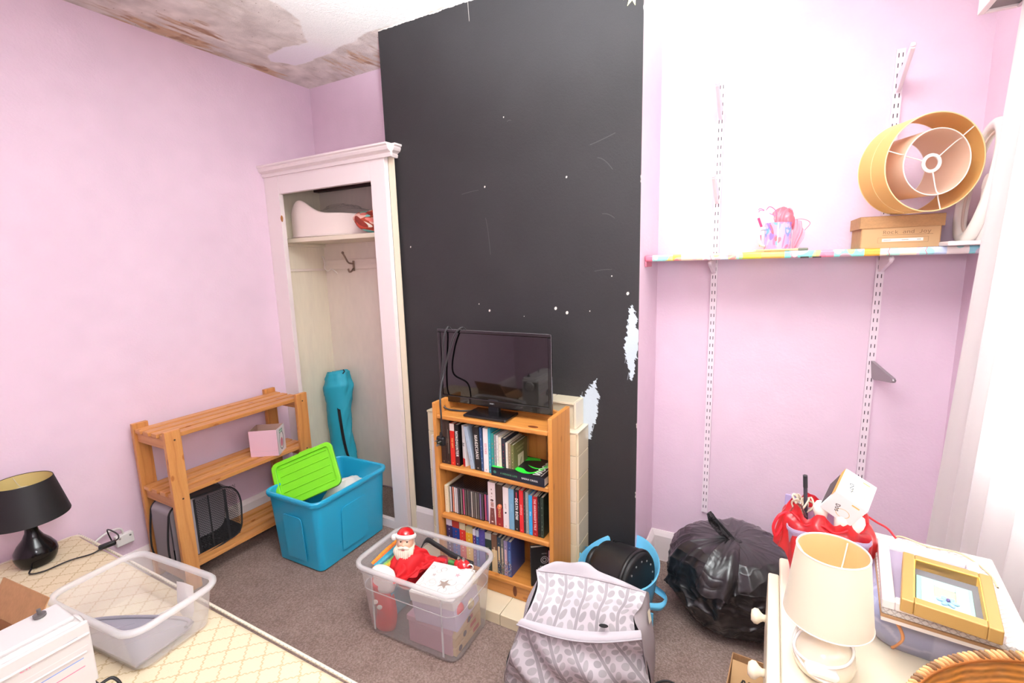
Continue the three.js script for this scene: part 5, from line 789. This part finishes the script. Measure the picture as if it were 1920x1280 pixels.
{ // small carton in front of the dresser, and a cable end
  const T = canvasTex(256, 256, (g, w, h) => { g.fillStyle = '#c29a6c'; g.fillRect(0, 0, w, h); g.fillStyle = '#2c2622'; g.save(); g.translate(w / 2, h / 2); g.rotate(Math.PI); g.font = 'bold 62px sans-serif'; g.textAlign = 'center'; g.fillText('LOW', 20, 0); g.fillText('E', -60, 66); g.restore(); });
  const t = thing('lettered_carton', 'open brown carton with black lettering on its flap on the floor by the dresser', 'carton', [2.582, 0, .7], -.06);
  part(t, 'panel', merge([span(-.09, -.087, 0, .15, -.06, .1, 0), span(.087, .09, 0, .15, -.06, .1, 0), span(-.087, .087, 0, .15, -.06, -.057, 0), span(-.087, .087, 0, .15, .097, .1, 0), span(-.087, .087, 0, .003, -.057, .097, 0)]), cardboard);
  part(t, 'lettered_flap', at(new THREE.BoxGeometry(.17, .003, .09), 0, .12, .005, 1.0, 0, 0), mat(0xffffff, .8, { map: T }));
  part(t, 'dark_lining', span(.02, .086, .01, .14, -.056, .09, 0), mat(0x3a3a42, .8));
  const c = thing('loose_cable', 'black cable end lying on the carpet before the bin bag', 'cable', [2.32, .003, .7]);
  part(c, 'lead', tube([[-.06, 0, .09], [-.05, 0, .02], [-.01, .002, -.01], [.04, 0, .005], [.1, 0, .05]], .0035, 40, 6), blackCable); part(c, 'tip', at(new THREE.CylinderGeometry(.005, .0035, .02, 10), .105, .001, .054, 0, -.7, Math.PI / 2), blackPlastic);
}

// ================= DRESSER AND WHAT STANDS ON IT =================
const DY = .64;
{
  const cream = phys(0xf0e2c8, .42, { clearcoat: .2 });
  const t = thing('dresser', 'cream painted chest of drawers with round knobs under the curtained window', 'chest of drawers', [0, 0, 0]);
  part(t, 'top', span(2.6, 3.012, DY - .022, DY, .835, 1.78, .006, 3), cream); part(t, 'top_moulding', span(2.608, 3.01, DY - .034, DY - .022, .843, 1.77, .004, 2), cream);
  part(t, 'carcass', span(2.615, 3.01, .05, DY - .034, .85, 1.765, .003), cream); part(t, 'plinth', span(2.625, 3.0, 0, .05, .86, 1.755, .002), cream);
  for (let i = 0; i < 3; i++) { const y0 = .07 + i * .182; for (const [z0, z1] of i === 2 ? [[.862, 1.305], [1.312, 1.755]] : [[.862, 1.755]]) {
    const o = i === 2 && z0 < 1 ? .018 : 0, d = part(t, 'drawer', span(2.594 - o, 2.62 - o, y0, y0 + .172, z0, z1, .005, 2), cream);
    const kz = i === 2 ? (z0 < 1 ? [.945, 1.125] : [1.42, 1.65]) : [1.0, 1.6];
    for (const k of kz) { const kn = part(d, 'knob', lathe([[0, .034], [.012, .033], [.018, .026], [.018, .018], [.011, .011], [.008, .006], [.009, 0], [0, 0]], 32), cream, [2.594 - o, y0 + .095, k], [0, 0, Math.PI / 2]); } } }
}
{
  const l = thing('cream_table_lamp', 'small cream table lamp with tapered shade on the chest of drawers', 'table lamp', [2.668, DY, 1.195]);
  const cer = phys(0xf2e6d0, .2, { clearcoat: .8 });
  part(l, 'base', lathe([[0, 0], [.04, 0], [.045, .006], [.05, .018], [.052, .034], [.048, .052], [.036, .064], [.022, .072], [.018, .08], [.019, .086], [0, .086]], 64), cer);
  part(l, 'lamp_holder', at(new THREE.CylinderGeometry(.011, .013, .05, 24), 0, .11, 0), whitePlastic);
  const bulb = part(l, 'bulb', lathe([[0, .21], [.006, .206], [.014, .19], [.017, .172], [.014, .155], [.009, .14], [.009, .135], [0, .135]], 32), phys(0xf4ead8, .3));
  part(l, 'shade', lathe([[.0715, .113], [.072, .115], [.0572, .247], [.0565, .248], [.0556, .247], [.0703, .115], [.0715, .113]], 72), phys(0xf3e6cf, .9, { transmission: .28, thickness: 0 }));
  part(l, 'shade_lining', lathe([[.0697, .116], [.0552, .246]], 72), phys(0xf0cf92, .9, { transmission: .15, thickness: 0 }));
  part(l, 'shade_trim', merge([at(new THREE.TorusGeometry(.0567, .0015, 8, 72), 0, .2477, 0, Math.PI / 2), at(new THREE.TorusGeometry(.0715, .0015, 8, 72), 0, .1135, 0, Math.PI / 2)]), mat(0xf8efe0, .7));
  part(l, 'shade_frame', merge([tube([[-.055, .243, -.01], [-.03, .2, -.008], [0, .132, 0]], .0013, 16, 6), tube([[.028, .243, -.046], [.02, .2, -.03], [0, .132, 0]], .0013, 16, 6), tube([[.028, .243, .046], [.02, .2, .03], [0, .132, 0]], .0013, 16, 6)]), mat(0xefe6d6, .5));
  part(l, 'cord', tube([[-.012, .078, .01], [-.04, .082, .02], [-.05, .055, .035], [-.02, .05, .058], [.028, .056, .044], [.044, .064, .005], [.02, .075, -.03], [-.035, .068, -.025], [-.05, .045, .02], [-.02, .03, .06], [.035, .02, .062], [.05, .006, .07], [.062, .004, .09]], .0025, 140, 8), whitePlastic);
  part(l, 'inline_switch', at(box(.06, .016, .022, .006, 3), -.008, .045, .062, .35, .35, -.55), whitePlastic);
  part(l, 'plug', merge([at(box(.042, .022, .04, .008, 3), .066, .012, .1, 0, .5, 0), at(box(.004, .004, .018, .001), .08, .014, .125, 0, .5, 0)]), whitePlastic);
}
{ // organizer with its jumble
  const t = thing('plastic_organizer', 'translucent lilac plastic basket of bits at the far corner of the chest of drawers', 'basket', [2.684, DY, .925], .02);
  part(t, 'tub', tub(.125, .1, .155, .125, .165, { r: .015, R: .02, th: .0015, lip: .006, drop: .01 }), phys(0xd9cdea, .35, { transmission: .55, thickness: 0, ior: 1.3 }));
  const bx = canvasTex(256, 256, (g, w, h) => { g.fillStyle = '#f3efee'; g.fillRect(0, 0, w, h); g.strokeStyle = '#e6b77c'; g.lineWidth = 5; g.beginPath(); g.ellipse(150, 170, 50, 46, 0, 0, 7); g.stroke(); g.fillStyle = '#3a3a3c'; g.save(); g.translate(60, 110); g.rotate(1.2); g.font = 'bold 50px sans-serif'; g.fillText('Dos', 0, 0); g.restore(); g.fillStyle = '#f0b860'; g.fillRect(150, 26, 60, 14); });
  const b = thing('bulb_box', 'white light bulb box with orange band tipped on top of the lilac basket', 'box', [2.718, .887, .95], [.3, -.3, -.42]);
  const bm = mat(0xf3f0ee, .5), pm = mat(0xffffff, .5, { map: bx });
  part(b, 'carton', at(box(.066, .066, .085, .002), 0, 0, 0), bm); part(b, 'printed_panel', at(new THREE.PlaneGeometry(.064, .064), 0, 0, .0428), pm); part(b, 'printed_panel', at(new THREE.PlaneGeometry(.064, .083), 0, .0334, 0, -Math.PI / 2), pm);
  part(b, 'orange_band', span(-.0336, -.0332, .016, .0325, -.042, .042, 0), mat(0xeaa04a, .5)); part(b, 'window', span(-.0338, -.0332, -.026, .014, -.036, .036, 0), mat(0x3a3230, .5));
  const red = phys(0xf5343c, .35, { transmission: .66, thickness: 0 });
  const r = thing('red_organza_bag', 'sheer red organza drawstring bag draped over the lilac basket', 'gift bag', [2.684, DY, .925]);
  const net = []; const ring = []; for (let k = 0; k <= 26; k++) { const a = k / 26 * 6.2832; ring.push([Math.cos(a), Math.sin(a)]); }
  for (const [s, y, wob] of [[.07, .2, .012], [.078, .182, .007], [.089, .172, .004], [.094, .135, .008], [.098, .08, .012]]) net.push(ring.map(([c, q], k) => [s * c * .98 + (k % 2) * wob * .25 * c, y + wob * Math.sin(k * 1.9) - (s > .095 ? .02 * Math.sin(k * .9) : 0), s * .82 * q + (k % 2) * wob * .25 * q]));
  part(r, 'gauze', sheet(net, 3, 4, (u, v) => .0035 * Math.sin(u * 90) + .003 * Math.sin(u * 37 + v * 9)), red);
  part(r, 'gathered_edge', tube(net[1].slice(0, -1), .0022, 120, 6, true), mat(0xd81824, .7));
  part(r, 'ribbon', tube([[-.08, .182, .02], [-.095, .178, .035], [-.106, .15, .04], [-.1, .125, .035], [-.09, .145, .03], [-.082, .17, .022]], .0035, 40, 6), mat(0xe0182a, .6)); part(r, 'ribbon', tube([[.08, .19, -.02], [.1, .175, -.03], [.12, .165, -.03], [.135, .15, -.02]], .0022, 24, 6), mat(0xd8202e, .6)); part(r, 'ribbon', tube([[.09, .05, .07], [.1, .0, .1], [.105, -.0, .115]], .004, 20, 6), mat(0xe0182a, .6));
  const p = thing('dark_pen', 'dark pen sticking up out of the lilac basket', 'pen', [2.645, .80, .93], [.1, 0, .08]); part(p, 'barrel', at(new THREE.CylinderGeometry(.0042, .0042, .11, 14), 0, .05, 0), mat(0x3a3a44, .4)); part(p, 'cap', at(new THREE.CylinderGeometry(.0048, .0048, .03, 14), 0, .105, 0), mat(0x26262c, .4));
  const w = thing('key_bunch', 'tangle of pale cords and keys at the left of the lilac basket', 'keys', [2.63, .822, .925]);
  const lp = []; for (let i = 0; i < 9; i++) { const a = hash(i, 1, 91) * 6, q = .012 + .012 * hash(i, 2, 91); lp.push(tube([[0, 0, 0], [q * Math.cos(a), .02 + .02 * hash(i, 3, 91), q * Math.sin(a)], [q * 1.3 * Math.cos(a + .8), .02, q * Math.sin(a + .8)], [.005 * Math.cos(a + 2), -.01, .006]], .0022, 20, 6)); } part(w, 'cord', merge(lp), mat(0xcbb9a4, .7)); part(w, 'key', merge([at(box(.004, .04, .008, .001), .006, .012, .016, .1, .3, .4), at(box(.004, .036, .008, .001), -.01, .014, .012, .2, -.3, -.5)]), metal);
  for (const [l, x, y, z, rz] of [['white bulb shaped plastic piece upright in front of the bulb box', 2.672, .82, .955, .1], ['white bulb leaning right in front of the bulb box', 2.703, .815, .97, -.2], ['white bulb at the right edge of the red gauze', 2.725, .81, .97, -.35]]) { const b2 = thing('white_bulb', l, 'light bulb', [x, y, z], [0, 0, rz]); part(b2, 'globe', lathe([[0, .05], [.008, .048], [.014, .038], [.015, .026], [.011, .01], [.008, 0], [0, 0]], 28), phys(0xf6eee2, .35)); part(b2, 'screw_cap', lathe([[.0075, 0], [.0075, -.014], [.004, -.018], [0, -.018]], 20), metal); }
}
{ // marbled box, plaque, frames
  const M = dataTex(256, 256, (u, v) => { const n = fbm(u * 6, v * 6, 95, 4), vein = Math.abs(n - .5) < .012 ? 1 : 0, k = fbm(u * 3 + n, v * 3, 97, 3); return [138 + 34 * k + vein * 26, 140 + 30 * k + vein * 22, 172 + 24 * k + vein * 16]; });
  const mb = thing('marbled_box', 'lilac-blue marbled box with an orange vein under the stack of frames', 'box', [2.86, DY, 1.0], -.12);
  const mm = phys(0xffffff, .35, { map: M, clearcoat: .3 });
  const L = (w, d, y) => roundRect(w, d, .045, 8).map(([x, z]) => [x, y, z]);
  part(mb, 'body', uvm(loft([L(.165, .165, 0), L(.178, .178, .006), L(.21, .21, .04), L(.215, .215, .075), L(.2, .2, .1), L(.18, .18, .112)], { cap0: true, cap1: true, crease: .5 }), 'x'), mm);
  part(mb, 'vein', tube([[-.062, .098, .1], [-.058, .08, .108], [-.048, .06, .106], [-.044, .045, .105], [-.05, .02, .094], [-.056, .004, .086]], .0032, 40, 6), mat(0xe39a62, .4));
  const lat = canvasTex(256, 256, (g, w, h) => { g.fillStyle = '#d9d2cd'; g.fillRect(0, 0, w, h); g.strokeStyle = '#b9aea8'; g.lineWidth = 9; for (let i = -4; i < 9; i++) { g.beginPath(); g.moveTo(i * 64, 0); g.lineTo(i * 64 + 256, 256); g.stroke(); g.beginPath(); g.moveTo(i * 64 + 256, 0); g.lineTo(i * 64, 256); g.stroke(); } }, true);
  const pq = thing('lattice_plaque', 'large white lattice patterned plaque with a twine hanger under the picture frames', 'plaque', [2.872, .755, 1.005], -.1);
  part(pq, 'board', uvm(span(-.1, .105, 0, .012, -.15, .15, .003), 'x'), mat(0xffffff, .7, { map: scaled(lat, .05) })); part(pq, 'wooden_edge', span(-.101, .106, -.006, .0, -.151, .151, .001), mat(0xa9805a, .7)); part(pq, 'backing', span(-.1, .105, -.014, -.006, -.15, .15, .001), mat(0xeae0d8, .7));
  part(pq, 'twine', tube([[-.06, .013, -.145], [-.05, .02, -.14], [.0, .016, -.13], [.05, .02, -.125], [.085, .014, -.08], [.09, .014, -.03]], .0018, 50, 6), mat(0xcdb491, .9)); part(pq, 'lettering', merge([0, 1, 2, 3].map((i) => span(-.035 + i * .018, -.024 + i * .018, .012, .0135, -.138, -.128, 0))), mat(0xfaf6f2, .6));
  const card = canvasTex(256, 384, (g, w, h) => { g.fillStyle = '#a393a8'; g.fillRect(0, 0, w, h); g.fillStyle = '#f7f3f4'; g.font = 'bold 58px serif'; g.fillText('IT', 70, 84); g.font = '22px serif'; ['IS WELL', 'WITH', 'MY SOUL', 'always'].forEach((s, i) => g.fillText(s, 70, 124 + i * 34)); });
  const wf = thing('white_photo_frame', 'white picture frame with a mauve print lying under the gold frame', 'picture frame', [2.852, .769, 1.04], -.12);
  const fr = (t, w, d, b, h, m, n = 'frame_rail') => { for (const s of [-1, 1]) { part(t, n, span(s > 0 ? w / 2 - b : -w / 2, s > 0 ? w / 2 : -w / 2 + b, 0, h, -d / 2, d / 2, .0025, 2), m); part(t, n, span(-w / 2 + b, w / 2 - b, 0, h, s > 0 ? d / 2 - b : -d / 2, s > 0 ? d / 2 : -d / 2 + b, .0025, 2), m); } };
  fr(wf, .165, .235, .02, .018, whiteGloss); part(wf, 'print', at(new THREE.PlaneGeometry(.125, .195), 0, .008, 0, -Math.PI / 2), mat(0xffffff, .6, { map: card })); part(wf, 'backing', span(-.075, .075, .0, .006, -.11, .11, 0), mat(0x8a6f5a, .8)); part(wf, 'glass', span(-.0625, .0625, .0095, .011, -.0975, .0975, 0), phys(0xffffff, .03, { transmission: 1, thickness: 0, specularIntensity: .15 }));
  const gf = thing('gold_box_frame', 'deep gold box frame holding a turquoise card lying on top of the stack', 'picture frame', [2.857, .789, 1.103], [.0, -.2, 0]);
  const gold = phys(0xb28c50, .42, { metalness: .2 }); fr(gf, .13, .176, .0185, .026, gold);
  part(gf, 'backing', span(-.05, .05, .003, .006, -.072, .072, 0), mat(0x77747a, .7)); part(gf, 'inner_lip', merge([span(-.0475, -.046, .006, .025, -.07, .07, 0), span(.046, .0475, .006, .025, -.07, .07, 0), span(-.046, .046, .006, .025, -.0705, -.0695, 0), span(-.046, .046, .006, .025, .0695, .0705, 0)]), mat(0xe9bb55, .4));
  const cd = part(gf, 'card', span(-.043, .036, .006, .01, -.04, .062, .001), mat(0x9fcfc6, .6)); part(cd, 'card_mount', merge([span(-.036, -.018, .01, .014, -.03, .054, .001), span(.012, .03, .01, .014, -.03, .054, .001), span(-.018, .012, .01, .014, -.03, -.012, .001), span(-.018, .012, .01, .014, .024, .054, .001)]), mat(0xbcd9cf, .6)); part(cd, 'card_window', span(-.018, .012, .0102, .0108, -.012, .024, 0), mat(0xd8b79a, .6));
  const fl = []; for (let k = 0; k < 6; k++) fl.push(at(displace(new THREE.SphereGeometry(.007, 12, 8), (q) => q.set(q.x, q.y * .35, q.z * .6)), .009 * Math.cos(k * 1.047), .016, .034 + .009 * Math.sin(k * 1.047), 0, -k * 1.047, 0)); part(cd, 'paper_flower', merge(fl), mat(0x8fb4dd, .6)); part(cd, 'flower_centre', at(new THREE.SphereGeometry(.003, 12, 8), 0, .019, .034), mat(0x6a5a86, .4));
  part(gf, 'glass', span(-.046, .046, .0215, .023, -.0695, .0695, 0), phys(0xffffff, .02, { transmission: 1, thickness: 0, specularIntensity: .15 }));
}
{ // wicker basket at the near end of the dresser
  const W = dataTex(256, 128, (u, v) => { const r = Math.floor(v * 14), s = noise(u * 10 + r * 3.7, r * 1.3, 5), e = Math.pow(Math.sin(v * 14 * Math.PI), 2), k = .62 + .38 * e * (.4 + .6 * s) - .12 * noise(u * 40, v * 60, 8); return [206 * k + 14, 138 * k + 8, 66 * k]; });
  const t = thing('wicker_basket', 'oval golden brown wicker basket with a braided rim at the near end of the dresser', 'basket', [2.905, DY, 1.372], .73);
  const ov = (a, b, y) => { const l = []; for (let k = 0; k < 64; k++) { const q = k / 64 * 6.2832; l.push([a * Math.cos(q), y, b * Math.sin(q)]); } return l; };
  const net = [ov(.15, .09, .002), ov(.172, .106, .05), ov(.186, .118, .1), ov(.196, .126, .148)].map((l) => [...l, l[0]]);
  const wm = phys(0xffffff, .35, { map: scaled(W, .25, 1), clearcoat: .4 }); part(t, 'woven_wall', sheet(net, 2, 6, (u, v) => .0016 * Math.sin(u * 120 + (Math.floor(v * 14) % 2) * 3.14) * Math.sin(v * 14 * 3.1416)), wm); part(t, 'base', loft([ov(.15, .09, .002), ov(.15, .09, .008)], { cap0: true, cap1: true }), mat(0xb0713a, .6));
  const a = [], b = []; for (let k = 0; k < 130; k++) { const q = k / 130 * 6.2832, g = at(displace(new THREE.SphereGeometry(.0054, 12, 8), (p) => p.set(p.x * 1.5, p.y * .8, p.z * .55)), .197 * Math.cos(q), .153, .127 * Math.sin(q), 0, -q + .8, .45); (k % 5 < 3 ? a : b).push(g); }
  part(t, 'braid', merge(a), mat(0xc9945f, .5)); part(t, 'braid', merge(b), mat(0x7d5838, .6), null, null, 'dark strands of the braid'); part(t, 'rim', tube(ov(.196, .126, .147), .005, 160, 6, true), mat(0xa8682f, .5));
}
// ================= ON THE WRAPPED SHELF =================
const SY = 1.4365;
{
  const B = canvasTex(512, 192, (g, w, h) => { g.fillStyle = '#c39a70'; g.fillRect(0, 0, w, h); g.fillStyle = '#7d5f45'; g.font = '44px monospace'; g.fillText('Rock and Joy', 140, 62); g.fillRect(140, 72, 330, 3); g.strokeStyle = '#8b6a4a'; g.lineWidth = 2; g.strokeRect(112, 96, 330, 50); g.fillStyle = '#f4efe8'; g.fillRect(140, 106, 270, 28); g.fillStyle = '#9b938c'; for (const [x, q] of [[150, 50], [270, 46], [370, 26]]) g.fillRect(x, 117, q, 6); });
  const t = thing('cardboard_box', 'brown cardboard storage box with handwriting under the round lampshade', 'box', [2.895, SY, .125], .03);
  part(t, 'body', span(-.103, .103, 0, .085, -.1, .07, .002), cardboard); part(t, 'printed_front', at(new THREE.PlaneGeometry(.2, .065), 0, .033, .0706), mat(0xffffff, .8, { map: B }));
  part(t, 'lid', merge([span(-.109, .109, .064, .102, .071, .0745, .001), span(-.109, .109, .064, .102, -.106, -.103, .001), span(-.109, -.106, .064, .102, -.103, .071, .001), span(.106, .109, .064, .102, -.103, .071, .001), span(-.109, .109, .099, .102, -.106, .0745, .001)]), cardboard);
  part(t, 'lid_crease', span(-.1085, -.1075, .068, .098, .0715, .0755, 0), mat(0x8f6a48, .8));
}
{ // two-tier drum lampshade lying on its side
  const C = V3(2.945, 1.679, .285), ax = V3(-.42, .02, -.9).normalize(); // axis from the open front rim backwards
  const t = thing('two_tier_lampshade', 'large yellow two-tier drum lampshade lying on its side on the cardboard box', 'lampshade', [C.x, C.y, C.z]);
  t.quaternion.setFromUnitVectors(V3(0, 1, 0), ax);
  const out = phys(0xf0bf70, .75, { transmission: .3, thickness: 0 }), inn = phys(0xf2d0b4, .8, { transmission: .3, thickness: 0 }), wire = mat(0xf7efe8, .4);
  part(t, 'outer_drum', lathe([[.139, 0], [.1398, .001], [.1398, .119], [.139, .12], [.138, .119], [.138, .001], [.139, 0]], 96), out);
  part(t, 'outer_trim', merge([0, .12, .06].map((y, i) => at(new THREE.TorusGeometry(i === 2 ? .1402 : .139, i === 2 ? .0006 : .0017, 8, 96), 0, y, 0, Math.PI / 2))), mat(0xf6d9a0, .6));
  part(t, 'inner_drum', lathe([[.093, -.008], [.0937, -.007], [.0937, .159], [.093, .16], [.092, .159], [.092, -.007], [.093, -.008]], 96), inn);
  part(t, 'inner_trim', merge([-.008, .16].map((y) => at(new THREE.TorusGeometry(.093, .0017, 8, 96), 0, y, 0, Math.PI / 2))), mat(0xfaf0e4, .6));
  part(t, 'fitting_ring', at(lathe([[.019, -.003], [.027, -.003], [.028, 0], [.027, .003], [.019, .003], [.018, 0], [.019, -.003]], 48), 0, .012, 0), wire);
  const spokes = []; for (const a of [.34, 2.43, 4.53]) { const c = Math.cos(a), s = Math.sin(a); spokes.push(tube([[.026 * c, .012, .026 * s], [.088 * c, .006, .088 * s], [.093 * c, -.004, .093 * s], [.094 * c, .004, .094 * s], [.138 * c, .003, .138 * s]], .0018, 24, 6)); } part(t, 'spoke', merge(spokes), wire);
  part(t, 'seam', merge([span(.1398, .1404, 0, .12, -.0008, .0008, 0)]).rotateY(2.2), mat(0xb98a3a, .7));
}
{
  const MT = canvasTex(512, 256, (g, w, h) => { g.fillStyle = '#b3a5dc'; g.fillRect(0, 0, w, h); for (let i = 0; i < 120; i++) { g.fillStyle = ['#5fb4d2', '#8a68c6', '#e0728f', '#d99cc4', '#e6c3d6', '#d8625e', '#7f90d6'][i % 7]; g.globalAlpha = .75; g.beginPath(); g.ellipse(hash(i, 1, 31) * w, hash(i, 2, 31) * h, 12 + 30 * hash(i, 3, 31), 8 + 16 * hash(i, 4, 31), hash(i, 5, 31) * 3, 0, 7); g.fill(); } g.globalAlpha = 1; }, true);
  const m = thing('marbled_mug', 'pink and turquoise marbled mug filled with wrapped gifts on the patterned shelf', 'mug', [2.553, SY, .17]);
  part(m, 'body', lathe([[0, 0], [.04, 0], [.043, .004], [.043, .1], [.0415, .101], [.04, .1], [.04, .006], [0, .006]], 64), phys(0xffffff, .2, { map: scaled(MT, .7, .25), clearcoat: .6 })); part(m, 'handle', tube([[-.04, .082, .012], [-.058, .078, .03], [-.06, .05, .036], [-.052, .026, .03], [-.04, .02, .014]], .0058, 32, 10), phys(0xd6e6ee, .2, { clearcoat: .6 }));
  const cello = phys(0xee94a6, .2, { transmission: .4, thickness: 0 });
  const g = thing('pink_gift_pouch', 'pink cellophane gift pouch standing in and beside the marbled mug', 'gift', [2.565, SY + .075, .16]);
  part(g, 'wrap', displace(new THREE.SphereGeometry(1, 48, 32), (q) => { const k = 1 + .5 * Math.abs(n3(q.x * 3, q.y * 3, q.z * 3, 41) - .5) + .12 * Math.sin(q.x * 12 + q.z * 9); q.set(q.x * .034 * k, q.y * .045 * k + .03, q.z * .03 * k); }), cello);
  part(g, 'trailing_wrap', sheet([[[.03, .03, .01], [.045, .035, .014], [.06, .02, .01]], [[.034, -.005, .02], [.055, -.01, .026], [.07, -.015, .02]], [[.032, -.07, .028], [.042, -.072, .034], [.05, -.07, .03]]], 6, 6, (u, v) => .004 * Math.sin(u * 13 + v * 7)), phys(0xf09aac, .3, { transmission: .4, thickness: 0 }));
  part(g, 'ribbon', tube([[.02, .03, .0], [.06, .035, .004], [.085, .02, .006], [.07, -.005, .006]], .0011, 24, 5), mat(0xd8708a, .5)); part(g, 'ribbon', tube([[0, .06, 0], [.02, .075, .006], [.03, .06, .01], [.0, .05, .016]], .0011, 24, 5), mat(0xd8708a, .5));
  const w = thing('white_bow_gift', 'white and magenta ribbon gift sticking out of the left of the mug', 'gift', [2.522, SY + .09, .175]);
  part(w, 'white_wrap', displace(new THREE.SphereGeometry(1, 40, 28), (q) => { const k = 1 + .4 * (n3(q.x * 3, q.y * 3, q.z * 3, 47) - .5); q.set(q.x * .02 * k - .3 * q.y * .035, q.y * .036 * k + .022, q.z * .012 * k); }), phys(0xf7f2f4, .3));
  const mg = mat(0xc81e60, .4); part(w, 'magenta_strip', at(box(.008, .034, .004, .001), -.028, .015, .006, 0, 0, .35), mg); part(w, 'magenta_strip', at(box(.007, .04, .003, .001), -.024, -.05, .012, 0, 0, .05), mg); part(w, 'bow', merge([tube([[-.012, .055, .004], [.0, .068, .008], [.018, .055, .01], [.022, .035, .01], [.006, .042, .008], [-.012, .055, .004]], .0014, 30, 5), tube([[-.012, .055, .004], [-.03, .064, .002], [-.036, .06, 0]], .0011, 12, 5), tube([[-.012, .055, .004], [-.03, .058, .004], [-.034, .052, .002]], .0011, 12, 5)]), mat(0xe05a92, .4));
  const p = thing('pencil', 'pale orange pencil lying along the shelf edge in front of the mug', 'pencil', [2.553, SY + .0045, .232], [0, .0, 0]); part(p, 'shaft', at(new THREE.CylinderGeometry(.004, .004, .13, 6), 0, 0, 0, 0, 0, Math.PI / 2), mat(0xf0b985, .5)); part(p, 'tip', at(new THREE.ConeGeometry(.004, .014, 10), -.072, 0, 0, 0, 0, Math.PI / 2), mat(0xe7d0ad, .6)); part(p, 'end_cap', at(box(.03, .009, .01, .003), .078, .0, 0), mat(0x6b6a58, .4));
  const o = thing('oval_mirror', 'white framed oval mirror leaning behind the lampshade by the curtain', 'mirror', [3.055, SY, .19], [0, 0, -.13]);
  const el = (a, b, k = 72) => { const r = []; for (let i = 0; i < k; i++) { const q = i / k * 6.2832; r.push([0, .185 + b * Math.sin(q), a * Math.cos(q)]); } return r; };
  part(o, 'frame', tube(el(.115, .165), .019, 160, 14, true), phys(0xf3ece4, .35, { clearcoat: .3 })); part(o, 'inner_bead', tube(el(.094, .144), .006, 140, 8, true), mat(0xe7d2c4, .5)); part(o, 'glass', at(new THREE.CylinderGeometry(1, 1, .004, 64).scale(.144, 1, .094), 0, .185, 0, 0, 0, Math.PI / 2), mat(0xeeeeee, .03, { metalness: 1 })); part(o, 'backing', at(new THREE.CylinderGeometry(1, 1, .004, 64).scale(.148, 1, .098), .008, .185, 0, 0, 0, Math.PI / 2), mat(0xa08060, .8));
  const s = thing('white_shelf_stand', 'small white wooden stand on the shelf end beside the curtain', 'stand', [3.045, SY, .27], .0); part(s, 'base', span(-.055, .04, 0, .013, -.05, .045, .003), whiteGloss); part(s, 'upright', at(box(.012, .15, .075, .003, 2), .03, .088, .0), whiteGloss); part(s, 'curved_top', at(new THREE.CylinderGeometry(.0375, .0375, .012, 32, 1, false, 0, Math.PI), .03, .162, 0, 0, 0, Math.PI / 2), whiteGloss);
}
renderer.render(scene, camera);
